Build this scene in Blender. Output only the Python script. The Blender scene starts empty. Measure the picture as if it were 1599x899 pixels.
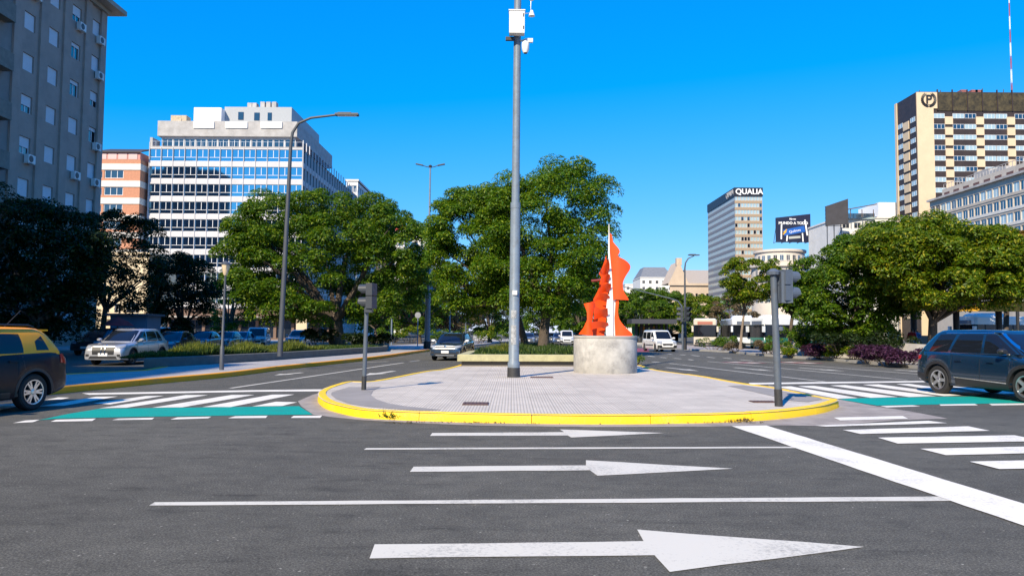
import bpy, bmesh, math, random
import numpy as np
from mathutils import Vector, Matrix
from mathutils.bvhtree import BVHTree

sc = bpy.context.scene
COL = sc.collection
R = math.radians
# ------------------------------------------------------------------ camera
FPX, W0, H0 = 1200.0, 1599.0, 899.0
CAMH = 1.55
PITCH = math.atan(68.5 / FPX)
cam = bpy.data.cameras.new('camera')
cam.sensor_width = 36.0
cam.lens = 36.0 * FPX / W0
cam.clip_start = 0.05
cam.clip_end = 4000
camo = bpy.data.objects.new('camera', cam)
COL.objects.link(camo)
CROT = Matrix.Rotation(math.pi / 2 + PITCH, 3, 'X') @ Matrix.Rotation(R(0.4), 3, 'Z')
camo.matrix_world = Matrix.Translation((0, 0, CAMH)) @ CROT.to_4x4()
sc.camera = camo
# ------------------------------------------------------------------ sky and sun
SUN_EL = R(38.0)
SUN_H = Vector((-0.43, -0.903, 0)).normalized()          # horizontal direction towards the sun
wd = bpy.data.worlds.new('World')
sc.world = wd
wd.use_nodes = True
wn = wd.node_tree
for n in list(wn.nodes):
    wn.nodes.remove(n)
sky = wn.nodes.new('ShaderNodeTexSky')
sky.sky_type = 'NISHITA'
sky.sun_disc = False
sky.sun_elevation = SUN_EL
sky.sun_rotation = math.atan2(SUN_H.x, SUN_H.y)
sky.altitude = 400
sky.air_density = 1.0
sky.dust_density = 0.0
sky.ozone_density = 6.0
# even colour grade of the whole sky: the vivid blue of a phone picture
def wmath(op, x, y, z=None):
    n = wn.nodes.new('ShaderNodeMath')
    n.operation = op
    for k, q in enumerate((x, y, z)):
        if q is None:
            continue
        if isinstance(q, (int, float)):
            n.inputs[k].default_value = q
        else:
            wn.links.new(q, n.inputs[k])
    return n.outputs[0]
sep = wn.nodes.new('ShaderNodeSeparateColor')
wn.links.new(sky.outputs[0], sep.inputs[0])
cmb = wn.nodes.new('ShaderNodeCombineColor')
wn.links.new(wmath('MAXIMUM', wmath('MULTIPLY_ADD', sep.outputs[0], 0.85, -1.15), 0.01), cmb.inputs[0])
wn.links.new(wmath('MULTIPLY', wmath('POWER', sep.outputs[1], 0.7), 1.50), cmb.inputs[1])
wn.links.new(wmath('MULTIPLY', wmath('POWER', sep.outputs[2], 0.3), 5.0), cmb.inputs[2])
bg = wn.nodes.new('ShaderNodeBackground')
bg.inputs['Strength'].default_value = 0.091
wo = wn.nodes.new('ShaderNodeOutputWorld')
wn.links.new(cmb.outputs[0], bg.inputs[0])
wn.links.new(bg.outputs[0], wo.inputs[0])
sl = bpy.data.lights.new('sun', 'SUN')
sl.energy = 5.0
sl.angle = R(0.53)
sl.color = (1.0, 0.87, 0.66)
so = bpy.data.objects.new('sun', sl)
COL.objects.link(so)
so.rotation_euler = Vector((-SUN_H.x * math.cos(SUN_EL), -SUN_H.y * math.cos(SUN_EL), -math.sin(SUN_EL))).to_track_quat('-Z', 'Y').to_euler()
so.location = (-40, -70, 80)
vs = sc.view_settings
vs.view_transform = 'Standard'
vs.look = 'None'
vs.gamma = 1.0
vs.use_curve_mapping = False
vs.exposure = 0.58

# ------------------------------------------------------------------ helpers
def ray(u, v):
    return CROT @ Vector(((u - W0 / 2) / FPX, -(v - H0 / 2) / FPX, -1.0))
def G(u, v, z=0.0):
    d = ray(u, v)
    t = (z - CAMH) / d.z
    return Vector((d.x * t, d.y * t, z))
def P(u, v, Y):
    d = ray(u, v)
    t = Y / d.y
    return Vector((d.x * t, Y, CAMH + d.z * t))

def thing(name, label, cat, loc=(0, 0, 0), rotz=0.0, group=None):
    o = bpy.data.objects.new(name, None)
    COL.objects.link(o)
    o.empty_display_size = 0.3
    o.location = loc
    o.rotation_euler = (0, 0, rotz)
    o['label'] = label
    o['category'] = cat
    if group:
        o['group'] = group
    return o
def tag(o, label, cat, group=None):
    o['label'] = label
    o['category'] = cat
    if group:
        o['group'] = group
    return o
def link(name, me, parent=None, loc=(0, 0, 0), rotz=0.0):
    o = bpy.data.objects.new(name, me)
    COL.objects.link(o)
    o.location = loc
    o.rotation_euler = (0, 0, rotz)
    if parent:
        o.parent = parent
    return o
def struct(o):
    o['kind'] = 'structure'
    return o
def stuff(o):
    o['kind'] = 'stuff'
    return o
def dup(root, loc, rotz, label, group=None):
    r = root.copy()
    COL.objects.link(r)
    r.location = loc
    r.rotation_euler = (0, 0, rotz)
    r['label'] = label
    if group:
        r['group'] = group
    for ch in list(root.children):
        c = ch.copy()
        COL.objects.link(c)
        c.parent = r
        for g in list(ch.children):
            d = g.copy()
            COL.objects.link(d)
            d.parent = c
    return r

class MB:
    def __init__(s):
        s.v = []
        s.f = []
    def add(s, vs, fs, M=None):
        b = len(s.v)
        if M is not None:
            vs = [M @ Vector(p) for p in vs]
        s.v += [tuple(p) for p in vs]
        s.f += [tuple(b + i for i in f) for f in fs]
        return s
    def box(s, x0, x1, y0, y1, z0, z1, M=None):
        return s.add([(x0, y0, z0), (x1, y0, z0), (x1, y1, z0), (x0, y1, z0), (x0, y0, z1), (x1, y0, z1), (x1, y1, z1), (x0, y1, z1)],
                     [(0, 3, 2, 1), (4, 5, 6, 7), (0, 1, 5, 4), (1, 2, 6, 5), (2, 3, 7, 6), (3, 0, 4, 7)], M)
    def quad(s, a, b, c, d):
        return s.add([a, b, c, d], [(0, 1, 2, 3)])
    def tube(s, pts, rad, n=8, cap=True):
        pts = [Vector(p) for p in pts]
        if not hasattr(rad, '__len__'):
            rad = [rad] * len(pts)
        vs, fs = [], []
        px = None
        for i, p in enumerate(pts):
            t = (pts[min(i + 1, len(pts) - 1)] - pts[max(i - 1, 0)]).normalized()
            if px is None:
                px = t.orthogonal().normalized()
            px = (px - t * px.dot(t))
            px = px.normalized() if px.length > 1e-6 else t.orthogonal().normalized()
            py = t.cross(px)
            for k in range(n):
                a = 2 * math.pi * k / n
                vs.append(p + (px * math.cos(a) + py * math.sin(a)) * rad[i])
        for i in range(len(pts) - 1):
            for k in range(n):
                k2 = (k + 1) % n
                fs.append((i * n + k, i * n + k2, (i + 1) * n + k2, (i + 1) * n + k))
        if cap:
            fs.append(tuple(range(n - 1, -1, -1)))
            fs.append(tuple((len(pts) - 1) * n + k for k in range(n)))
        return s.add(vs, fs)
    def lathe(s, prof, n=16, M=None, close=False):
        vs, fs = [], []
        for (r, z) in prof:
            for k in range(n):
                a = 2 * math.pi * k / n
                vs.append((r * math.cos(a), r * math.sin(a), z))
        m = len(prof)
        for i in range(m if close else m - 1):
            j = (i + 1) % m
            for k in range(n):
                k2 = (k + 1) % n
                fs.append((i * n + k, i * n + k2, j * n + k2, j * n + k))
        if not close:
            if prof[0][0] > 1e-5:
                fs.append(tuple(range(n - 1, -1, -1)))
            if prof[-1][0] > 1e-5:
                fs.append(tuple((m - 1) * n + k for k in range(n)))
        return s.add(vs, fs, M)
    def prism(s, poly, z0, z1, M=None):
        n = len(poly)
        vs = [(p[0], p[1], z0) for p in poly] + [(p[0], p[1], z1) for p in poly]
        fs = [tuple(range(n - 1, -1, -1)), tuple(range(n, 2 * n))]
        for i in range(n):
            j = (i + 1) % n
            fs.append((i, j, n + j, n + i))
        return s.add(vs, fs, M)
    def loft(s, rings, closed=True, cap=True):
        n = len(rings[0])
        vs = [p for r in rings for p in r]
        fs = []
        for i in range(len(rings) - 1):
            for k in range(n if closed else n - 1):
                k2 = (k + 1) % n
                fs.append((i * n + k, i * n + k2, (i + 1) * n + k2, (i + 1) * n + k))
        if cap:
            fs.append(tuple(range(n - 1, -1, -1)))
            fs.append(tuple((len(rings) - 1) * n + k for k in range(n)))
        return s.add(vs, fs)
    def mesh(s, name, mat=None, smooth=None, fix=True):
        me = bpy.data.meshes.new(name)
        me.from_pydata(s.v, [], s.f)
        if fix:
            bm = bmesh.new()
            bm.from_mesh(me)
            bmesh.ops.recalc_face_normals(bm, faces=bm.faces)
            bm.to_mesh(me)
            bm.free()
        if mat:
            me.materials.append(mat)
        if smooth:
            me.shade_smooth()
            me.set_sharp_from_angle(angle=R(smooth))
        me.update()
        return me
    def build(s, name, mat=None, parent=None, smooth=None, loc=(0, 0, 0), fix=True):
        return link(name, s.mesh(name, mat, smooth, fix), parent, loc)

# ------------------------------------------------------------------ materials
MATS = {}
def mat(name, col, rough=0.6, metal=0.0, spec=0.5, var=0.0, scale=3.0, bump=0.0, bscale=40.0, coat=0.0, emit=None, es=0.0, detail=5, island=0.0, dirt=None):
    if name in MATS:
        return MATS[name]
    m = bpy.data.materials.new(name)
    m.use_nodes = True
    nt = m.node_tree
    b = nt.nodes['Principled BSDF']
    L = nt.links.new
    b.inputs['Base Color'].default_value = (*col, 1)
    b.inputs['Roughness'].default_value = rough
    b.inputs['Metallic'].default_value = metal
    b.inputs['Specular IOR Level'].default_value = spec
    b.inputs['Coat Weight'].default_value = coat
    b.inputs['Coat Roughness'].default_value = 0.04
    if emit:
        b.inputs['Emission Color'].default_value = (*emit, 1)
        b.inputs['Emission Strength'].default_value = es
    tc = nt.nodes.new('ShaderNodeTexCoord')
    last = None
    if var > 0:
        nz = nt.nodes.new('ShaderNodeTexNoise')
        nz.inputs['Scale'].default_value = scale
        nz.inputs['Detail'].default_value = detail
        nz.inputs['Roughness'].default_value = 0.65
        L(tc.outputs['Object'], nz.inputs['Vector'])
        mr = nt.nodes.new('ShaderNodeMapRange')
        mr.inputs[1].default_value = 0.3
        mr.inputs[2].default_value = 0.7
        mr.inputs[3].default_value = 1 - var
        mr.inputs[4].default_value = 1 + var
        L(nz.outputs[0], mr.inputs[0])
        mx = nt.nodes.new('ShaderNodeMix')
        mx.data_type = 'RGBA'
        mx.blend_type = 'MULTIPLY'
        mx.inputs[0].default_value = 1
        mx.inputs[6].default_value = (*col, 1)
        L(mr.outputs[0], mx.inputs[7])
        last = mx.outputs[2]
    if dirt:
        dc, amt, ds = dirt
        nz = nt.nodes.new('ShaderNodeTexNoise')
        nz.inputs['Scale'].default_value = ds
        nz.inputs['Detail'].default_value = 8
        nz.inputs['Roughness'].default_value = 0.7
        L(tc.outputs['Object'], nz.inputs['Vector'])
        mr = nt.nodes.new('ShaderNodeMapRange')
        mr.inputs[1].default_value = 0.5
        mr.inputs[2].default_value = 0.68
        mr.inputs[4].default_value = amt
        L(nz.outputs[0], mr.inputs[0])
        mx = nt.nodes.new('ShaderNodeMix')
        mx.data_type = 'RGBA'
        L(mr.outputs[0], mx.inputs[0])
        if last:
            L(last, mx.inputs[6])
        else:
            mx.inputs[6].default_value = (*col, 1)
        mx.inputs[7].default_value = (*dc, 1)
        last = mx.outputs[2]
    if last:
        L(last, b.inputs['Base Color'])
    if bump > 0:
        nz = nt.nodes.new('ShaderNodeTexNoise')
        nz.inputs['Scale'].default_value = bscale
        nz.inputs['Detail'].default_value = 6
        L(tc.outputs['Object'], nz.inputs['Vector'])
        bp = nt.nodes.new('ShaderNodeBump')
        bp.inputs['Strength'].default_value = bump
        bp.inputs['Distance'].default_value = 0.02
        L(nz.outputs[0], bp.inputs['Height'])
        L(bp.outputs[0], b.inputs['Normal'])
    MATS[name] = m
    return m

def asphalt_mat():
    m = mat('asphalt', (0.075, 0.074, 0.074), 0.85, spec=0.3)
    nt = m.node_tree
    L = nt.links.new
    b = nt.nodes['Principled BSDF']
    tc = nt.nodes.new('ShaderNodeTexCoord')
    def noise(s, d, rg=0.6):
        n = nt.nodes.new('ShaderNodeTexNoise')
        n.inputs['Scale'].default_value = s
        n.inputs['Detail'].default_value = d
        n.inputs['Roughness'].default_value = rg
        L(tc.outputs['Object'], n.inputs['Vector'])
        return n
    def ramp(src, stops):
        r = nt.nodes.new('ShaderNodeValToRGB')
        while len(r.color_ramp.elements) < len(stops):
            r.color_ramp.elements.new(0.5)
        for e, (p, c) in zip(r.color_ramp.elements, stops):
            e.position = p
            e.color = (c, c, c, 1)
        L(src, r.inputs[0])
        return r.outputs[0]
    def mul(a, bb):
        x = nt.nodes.new('ShaderNodeMix')
        x.data_type = 'RGBA'
        x.blend_type = 'MULTIPLY'
        x.inputs[0].default_value = 1
        L(a, x.inputs[6])
        L(bb, x.inputs[7])
        return x.outputs[2]
    big = ramp(noise(0.22, 6).outputs[0], [(0.3, 0.80), (0.7, 1.18)])
    mid = ramp(noise(2.6, 6, .7).outputs[0], [(0.3, 0.76), (0.5, 1.0), (0.72, 1.18)])
    fine = ramp(noise(60, 3, .8).outputs[0], [(0.32, 0.42), (0.5, 0.95), (0.68, 2.0)])
    vo = nt.nodes.new('ShaderNodeTexVoronoi')
    vo.inputs['Scale'].default_value = 70
    L(tc.outputs['Object'], vo.inputs['Vector'])
    st = ramp(vo.outputs['Color'], [(0.0, 0.72), (0.55, 1.0), (0.93, 1.1), (0.97, 3.0)])
    # dark oil / repair streaks along the driving direction
    mp = nt.nodes.new('ShaderNodeMapping')
    mp.inputs['Scale'].default_value = (0.9, 3.5, 1)
    L(tc.outputs['Object'], mp.inputs['Vector'])
    n2 = nt.nodes.new('ShaderNodeTexNoise')
    n2.inputs['Scale'].default_value = 1.1
    n2.inputs['Detail'].default_value = 8
    n2.inputs['Roughness'].default_value = 0.72
    L(mp.outputs[0], n2.inputs['Vector'])
    oil = ramp(n2.outputs[0], [(0.28, 0.40), (0.43, 0.95), (0.75, 1.13)])
    rgb = nt.nodes.new('ShaderNodeRGB')
    rgb.outputs[0].default_value = (0.102, 0.097, 0.081, 1)
    c = rgb.outputs[0]
    for x in (big, mid, fine, st, oil):
        c = mul(c, x)
    L(c, b.inputs['Base Color'])
    bp = nt.nodes.new('ShaderNodeBump')
    bp.inputs['Strength'].default_value = 0.55
    bp.inputs['Distance'].default_value = 0.012
    L(noise(90, 4, .8).outputs[0], bp.inputs['Height'])
    L(bp.outputs[0], b.inputs['Normal'])
    return m

def paint_mat(name, col, under=(0.07, 0.069, 0.068), wear=0.5):
    m = mat(name, col, 0.6, spec=0.4)
    nt = m.node_tree
    L = nt.links.new
    b = nt.nodes['Principled BSDF']
    tc = nt.nodes.new('ShaderNodeTexCoord')
    n1 = nt.nodes.new('ShaderNodeTexNoise')
    n1.inputs['Scale'].default_value = 26
    n1.inputs['Detail'].default_value = 7
    n1.inputs['Roughness'].default_value = 0.8
    n2 = nt.nodes.new('ShaderNodeTexNoise')
    n2.inputs['Scale'].default_value = 1.3
    n2.inputs['Detail'].default_value = 5
    L(tc.outputs['Object'], n1.inputs['Vector'])
    L(tc.outputs['Object'], n2.inputs['Vector'])
    ad = nt.nodes.new('ShaderNodeMath')
    ad.operation = 'MULTIPLY_ADD'
    ad.inputs[1].default_value = 0.6
    L(n2.outputs[0], ad.inputs[0])
    L(n1.outputs[0], ad.inputs[2])
    mr = nt.nodes.new('ShaderNodeMapRange')
    mr.inputs[1].default_value = 0.82
    mr.inputs[2].default_value = 1.10
    mr.inputs[4].default_value = wear
    L(ad.outputs[0], mr.inputs[0])
    mx = nt.nodes.new('ShaderNodeMix')
    mx.data_type = 'RGBA'
    mx.inputs[6].default_value = (*col, 1)
    mx.inputs[7].default_value = (*under, 1)
    L(mr.outputs[0], mx.inputs[0])
    L(mx.outputs[2], b.inputs['Base Color'])
    bp = nt.nodes.new('ShaderNodeBump')
    bp.inputs['Strength'].default_value = 0.3
    bp.inputs['Distance'].default_value = 0.01
    L(n1.outputs[0], bp.inputs['Height'])
    L(bp.outputs[0], b.inputs['Normal'])
    return m

def paving_mat(name, col, tile=0.4, bar=0.058):
    m = mat(name, col, 0.75, spec=0.3)
    nt = m.node_tree
    L = nt.links.new
    b = nt.nodes['Principled BSDF']
    tc = nt.nodes.new('ShaderNodeTexCoord')
    br = nt.nodes.new('ShaderNodeTexBrick')
    br.offset = 0.0
    br.inputs['Scale'].default_value = 1.0
    br.inputs['Brick Width'].default_value = tile
    br.inputs['Row Height'].default_value = tile
    br.inputs['Mortar Size'].default_value = 0.006
    br.inputs['Color1'].default_value = (*[c * 1.03 for c in col], 1)
    br.inputs['Color2'].default_value = (*[c * 0.94 for c in col], 1)
    br.inputs['Mortar'].default_value = (*[c * 0.74 for c in col], 1)
    L(tc.outputs['Object'], br.inputs['Vector'])
    wv = nt.nodes.new('ShaderNodeTexWave')
    wv.wave_type = 'BANDS'
    wv.bands_direction = 'X'
    wv.inputs['Scale'].default_value = 0.314 / bar
    L(tc.outputs['Object'], wv.inputs['Vector'])
    mr = nt.nodes.new('ShaderNodeMapRange')
    mr.inputs[1].default_value = 0.0
    mr.inputs[2].default_value = 0.45
    mr.inputs[3].default_value = 0.66
    mr.inputs[4].default_value = 1.0
    L(wv.outputs['Fac'], mr.inputs[0])
    nz = nt.nodes.new('ShaderNodeTexNoise')
    nz.inputs['Scale'].default_value = 0.7
    nz.inputs['Detail'].default_value = 9
    nz.inputs['Roughness'].default_value = 0.7
    L(tc.outputs['Object'], nz.inputs['Vector'])
    m2 = nt.nodes.new('ShaderNodeMapRange')
    m2.inputs[1].default_value = 0.3
    m2.inputs[2].default_value = 0.7
    m2.inputs[3].default_value = 0.76
    m2.inputs[4].default_value = 1.08
    L(nz.outputs[0], m2.inputs[0])
    p = nt.nodes.new('ShaderNodeMath')
    p.operation = 'MULTIPLY'
    L(mr.outputs[0], p.inputs[0])
    L(m2.outputs[0], p.inputs[1])
    mx = nt.nodes.new('ShaderNodeMix')
    mx.data_type = 'RGBA'
    mx.blend_type = 'MULTIPLY'
    mx.inputs[0].default_value = 1
    L(br.outputs[0], mx.inputs[6])
    L(p.outputs[0], mx.inputs[7])
    L(mx.outputs[2], b.inputs['Base Color'])
    bp = nt.nodes.new('ShaderNodeBump')
    bp.inputs['Strength'].default_value = 0.35
    bp.inputs['Distance'].default_value = 0.006
    L(wv.outputs['Fac'], bp.inputs['Height'])
    L(bp.outputs[0], b.inputs['Normal'])
    return m

def leaf_mat(name, col, tip=None, amount=0.35, rough=0.5, spread=0.45):
    if name in MATS:
        return MATS[name]
    m = bpy.data.materials.new(name)
    m.use_nodes = True
    nt = m.node_tree
    L = nt.links.new
    b = nt.nodes['Principled BSDF']
    b.inputs['Roughness'].default_value = rough
    b.inputs['Specular IOR Level'].default_value = 0.35
    g = nt.nodes.new('ShaderNodeNewGeometry')
    r = nt.nodes.new('ShaderNodeValToRGB')
    tip = tip or tuple(c * 1.8 for c in col)
    e = r.color_ramp.elements
    e[0].position = 0.0
    e[0].color = (*[c * (1 - spread) for c in col], 1)
    e[1].position = 1.0
    e[1].color = (*tip, 1)
    k = e.new(1 - amount)
    k.color = (*col, 1)
    L(g.outputs['Random Per Island'], r.inputs[0])
    tr = nt.nodes.new('ShaderNodeBsdfTranslucent')
    tm = nt.nodes.new('ShaderNodeMix')
    tm.data_type = 'RGBA'
    tm.blend_type = 'MULTIPLY'
    tm.inputs[0].default_value = 1
    tm.inputs[7].default_value = (1.5, 1.55, 0.7, 1)
    L(r.outputs[0], tm.inputs[6])
    L(r.outputs[0], b.inputs['Base Color'])
    L(tm.outputs[2], tr.inputs[0])
    mx = nt.nodes.new('ShaderNodeMixShader')
    mx.inputs[0].default_value = 0.38
    L(b.outputs[0], mx.inputs[1])
    L(tr.outputs[0], mx.inputs[2])
    L(mx.outputs[0], nt.nodes['Material Output'].inputs[0])
    MATS[name] = m
    return m

GLASS = mat('window_glass', (0.012, 0.016, 0.024), 0.03, spec=1.0, metal=0.0)
GLASS.node_tree.nodes['Principled BSDF'].inputs['IOR'].default_value = 1.9
CARGLASS = mat('car_glass', (0.008, 0.010, 0.014), 0.03, spec=0.5)
BLACKPL = mat('black_plastic', (0.018, 0.018, 0.02), 0.5)
RUBBER = mat('tyre_rubber', (0.016, 0.016, 0.017), 0.8)
ALLOY = mat('alloy', (0.55, 0.56, 0.58), 0.3, metal=0.9)
CHROME = mat('chrome', (0.8, 0.8, 0.8), 0.15, metal=1.0)
HEADL = mat('headlight_glass', (0.26, 0.28, 0.31), 0.08, spec=0.8)
TAILL = mat('tail_light_red', (0.5, 0.012, 0.012), 0.12, spec=0.8)
PLATE = mat('number_plate_white', (0.75, 0.75, 0.75), 0.5)
POLE = mat('pole_grey_paint', (0.17, 0.215, 0.27), 0.45, var=0.12, scale=4, dirt=((0.13, 0.12, 0.11), 0.5, 6))
POST = mat('post_grey_paint', (0.085, 0.105, 0.135), 0.5, var=0.15, scale=5, dirt=((0.08, 0.075, 0.07), 0.5, 7))
POLED = mat('pole_dark_paint', (0.062, 0.07, 0.085), 0.5, var=0.1, scale=6)
BASEBLK = mat('black_pole_base', (0.03, 0.03, 0.032), 0.6, var=0.3, scale=20)
BARK = mat('bark', (0.085, 0.065, 0.05), 0.9, var=0.35, scale=8, bump=0.8, bscale=18)
BARKP = mat('bark_pale', (0.22, 0.17, 0.13), 0.9, var=0.35, scale=8, bump=0.8, bscale=18)
CONC = mat('concrete', (0.36, 0.345, 0.32), 0.85, var=0.16, scale=2, bump=0.3, bscale=50)
WHITEP = mat('white_paint', (0.78, 0.77, 0.75), 0.5, var=0.05, scale=2)
SOIL = mat('soil', (0.055, 0.042, 0.03), 0.95, var=0.4, scale=6, bump=0.8, bscale=20)
LAWN = mat('lawn', (0.055, 0.095, 0.02), 0.9, var=0.45, scale=5, bump=0.8, bscale=60)
YELLOW = paint_mat('yellow_kerb_paint', (0.88, 0.565, 0.010), under=(0.45, 0.36, 0.2), wear=0.55)
OCHRE = paint_mat('worn_yellow_kerb_paint', (0.92, 0.37, 0.01), under=(0.34, 0.24, 0.15), wear=0.8)
WPAINT = paint_mat('road_paint_white', (0.79, 0.745, 0.65), wear=0.6)
WPAINT2 = paint_mat('road_paint_white_worn', (0.63, 0.595, 0.51), wear=0.8)
TEAL = paint_mat('road_paint_teal', (0.0, 0.31, 0.25), wear=0.45)
REDP = paint_mat('road_paint_red', (0.26, 0.05, 0.055), wear=0.6)
ASPHALT = asphalt_mat()
# ------------------------------------------------------------------ ground, road, markings
def sheet(name, pts, z, m, parent=None):
    mb = MB()
    mb.add([(p[0], p[1], z) for p in pts], [tuple(range(len(pts)))])
    return mb.build(name, m, parent)
road = struct(sheet('road', [(-900, -300), (900, -300), (900, 2500), (-900, 2500)], 0.0, ASPHALT))

rs = random.Random(4)
def ragged(pts, step=0.35, amp=0.008):
    out = []
    n = len(pts)
    for i in range(n):
        a, b = Vector(pts[i]), Vector(pts[(i + 1) % n])
        d = b - a
        k = max(1, min(60, int(d.length / step)))
        nr = Vector((-d.y, d.x, 0)).normalized() if d.length > 0 else Vector((0, 0, 0))
        for j in range(k):
            p = a + d * (j / k)
            if j:
                p = p + nr * rs.uniform(-amp, amp)
            out.append(p)
    return out
def mark(name, px, m=WPAINT, z=0.006, amp=0.008):
    pts = [G(u, v, z) for u, v in px]
    return sheet(name, ragged(pts, amp=amp), z, m, road)
def pline(name, p, q, w, m=WPAINT, z=0.006):
    a, b = G(*p, z), G(*q, z)
    d = (b - a).normalized()
    n = Vector((-d.y, d.x, 0)) * w / 2
    return sheet(name, ragged([a - n, b - n, b + n, a + n], 1.0), z, m, road)

for px in [[(585, 849), (1005, 844), (995, 826), (1349, 853), (1046, 892), (1022, 866), (577, 871)],
           [(646, 728), (915, 726), (915, 718), (1145, 731), (933, 742), (921, 733.5), (640, 736)],
           [(675, 675.5), (881, 674), (874, 670), (1038, 675.5), (892, 682.5), (886.5, 679.3), (671.5, 680)]]:
    mark('lane_arrow', px, WPAINT2, amp=0.012)
mark('lane_line', [(241.6, 783.4), (1470, 774.4), (1490, 781.2), (233, 788.4)], WPAINT2)
mark('lane_line', [(572, 699), (1240, 696.8), (1250, 699), (568, 701.6)], WPAINT2)
mark('stop_line', [(1142.6, 664.8), (1197, 663.8), (1599, 785.6), (1960, 895), (1860, 909), (1599, 820)], z=0.009)
for px in [[(1302, 651.5), (1409.6, 649), (1418, 653), (1312, 656)], [(1272, 664), (1449.5, 656.5), (1479, 660), (1290, 665.5)],
           [(1316, 670.7), (1512, 665), (1545.6, 672), (1343.5, 677)], [(1371, 682.7), (1584, 679), (1630, 688), (1402, 692)],
           [(1437, 700), (1664, 695.5), (1700, 705), (1477, 710)], [(1514, 720), (1749, 715), (1790, 727), (1560.5, 731.6)]]:
    mark('zebra_bar', px, z=0.011)
for px in [[(1213, 603.3), (1235, 602.7), (1340, 621), (1308, 622)], [(1246, 602.4), (1271, 602), (1402, 619.3), (1359.7, 620.6)],
           [(1296, 601.4), (1319.8, 600.8), (1463, 618), (1419.6, 619.4)], [(1347, 600.2), (1372, 599.6), (1504, 616.6), (1474, 618)],
           [(1399.6, 599.2), (1419.6, 598.8), (1545, 615.4), (1515, 617)], [(1452, 598.2), (1472, 597.7), (1590, 613.4), (1560, 615)],
           [(1500, 597.2), (1522, 596.7), (1640, 612), (1610, 614)]]:
    mark('zebra_bar', px)
mark('stop_line', [(1169, 597.4), (1449.5, 594.2), (1660, 591), (1660, 593), (1449.5, 596.2), (1172, 600)])
mark('bike_lane_strip', [(1310, 623), (1345, 621.2), (1474, 619), (1540, 618.4), (1700, 617.6), (1710, 628), (1584, 629), (1369.7, 632.6)], TEAL)
for px in [[(1374.6, 633.4), (1425, 632.2), (1437, 633.8), (1385, 635.6)], [(1465.7, 630.6), (1522, 630), (1527, 632.3), (1469.5, 633)],
           [(1544, 630), (1599, 629.3), (1610, 631.6), (1549, 632.5)]]:
    mark('bike_lane_dash', px)
# right carriageway
for p, q in [((1045, 567), (1288, 595.6)), ((1105, 564), (1417, 593)), ((1184, 564), (1460, 586))]:
    pline('lane_line', p, q, 0.12, WPAINT2)
def far_arrow(a, b, w=0.55):
    A, B = G(*a, 0.006), G(*b, 0.006)
    d = B - A
    n = Vector((-d.y, d.x, 0)).normalized()
    k = A + d * 0.55
    sheet('lane_arrow', [A - n * w * .17, k - n * w * .17, k - n * w * .5, B, k + n * w * .5, k + n * w * .17, A + n * w * .17], 0.006, WPAINT2, road)
for a, b in [((1040, 573.5), (1092, 579)), ((1146, 573.5), (1208, 579)), ((1248, 573.8), (1320, 579.4)), ((1398, 577), (1450, 580.6))]:
    far_arrow(a, b)
for a, b in [((1137, 565), (1187, 567)), ((1223, 565), (1274, 567.3))]:
    A, B = G(*a), G(*b)
    d = B - A
    n = Vector((-d.y, d.x, 0)).normalized() * 0.75
    sheet('bus_lane_patch', [A - n, B - n, B + n, A + n], 0.006, REDP, road)
    for t0, t1 in ((0.08, 0.42), (0.55, 0.95)):
        sheet('bus_lane_symbol', [A + d * t0 - n * .5, A + d * t1 - n * .5, A + d * t1 + n * .5, A + d * t0 + n * .5], 0.010, WPAINT2, road)
for a, b in [((60, 135), (120, 142)), ((165, 147), (220, 152)), ((280, 155), (340, 160)), ((425, 130), (490, 137)), ((555, 145), (620, 152)), ((690, 152), (755, 158)),
             ((830, 168), (935, 176)), ((100, 185), (160, 190)), ((220, 118), (265, 122)), ((330, 125), (375, 129)), ((400, 165), (440, 170))]:
    pline('lane_dash', (1000 + a[0] * .1876, 530 + a[1] * .1876), (1000 + b[0] * .1876, 530 + b[1] * .1876), 0.16, WPAINT)
mark('bus_lane_patch', [(985, 543.5), (1012, 543.5), (1014, 549), (985, 549)], REDP, z=0.006)
# left carriageway
mark('stop_line', [(128, 613.6), (400, 608.6), (524, 607.2), (516, 610.4), (400, 611.2), (140, 616)])
for px in [[(-60, 640), (-10, 631), (42, 630), (0, 640)], [(91, 620), (109, 620.4), (96, 623.2), (70, 624)], [(60, 634), (150, 619), (184, 618.6), (100, 633)], [(146, 629.2), (228, 617.8), (256, 617.6), (172, 631)],
           [(155, 637), (290, 616.4), (325, 616.3), (197.5, 636)], [(237.5, 636), (362.5, 616), (397.5, 616), (285, 635.4)],
           [(316, 635), (425, 615.7), (460, 615.4), (360, 635)], [(394, 634), (431, 626.7), (464, 627.6), (440.7, 633.3)]]:
    mark('zebra_bar', px)
mark('bike_lane_strip', [(60, 655.5), (110, 645), (155, 637.6), (316, 635.6), (400, 634.6), (467, 633.6), (488, 646.8), (400, 647.8), (210, 650.4), (90, 653)], TEAL)
for px in [[(20, 660), (40, 656), (62, 654.8), (52, 658.5)], [(79, 658), (87.5, 654.8), (150, 653), (144, 656.7)], [(175, 655.5), (185, 653), (241, 651.7), (237.5, 654.5)],
           [(266, 654.5), (277, 651.2), (330, 650), (325, 652.7)], [(356, 652.5), (367.5, 649.3), (418, 648.6), (415, 652)], [(454, 652), (458.5, 648.8), (503, 648.4), (500, 652)]]:
    mark('bike_lane_dash', px)
pline('lane_line', (360, 605.7), (630, 566), 0.13, WPAINT2)
pline('lane_dash', (639.5, 564.4), (655, 562.4), 0.13, WPAINT2)
pline('lane_dash', (574, 565.4), (607, 564), 0.13, WPAINT2)
far_arrow((472, 581.4), (428, 585.6))
far_arrow((615, 579), (570, 585.6), 0.7)

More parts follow.
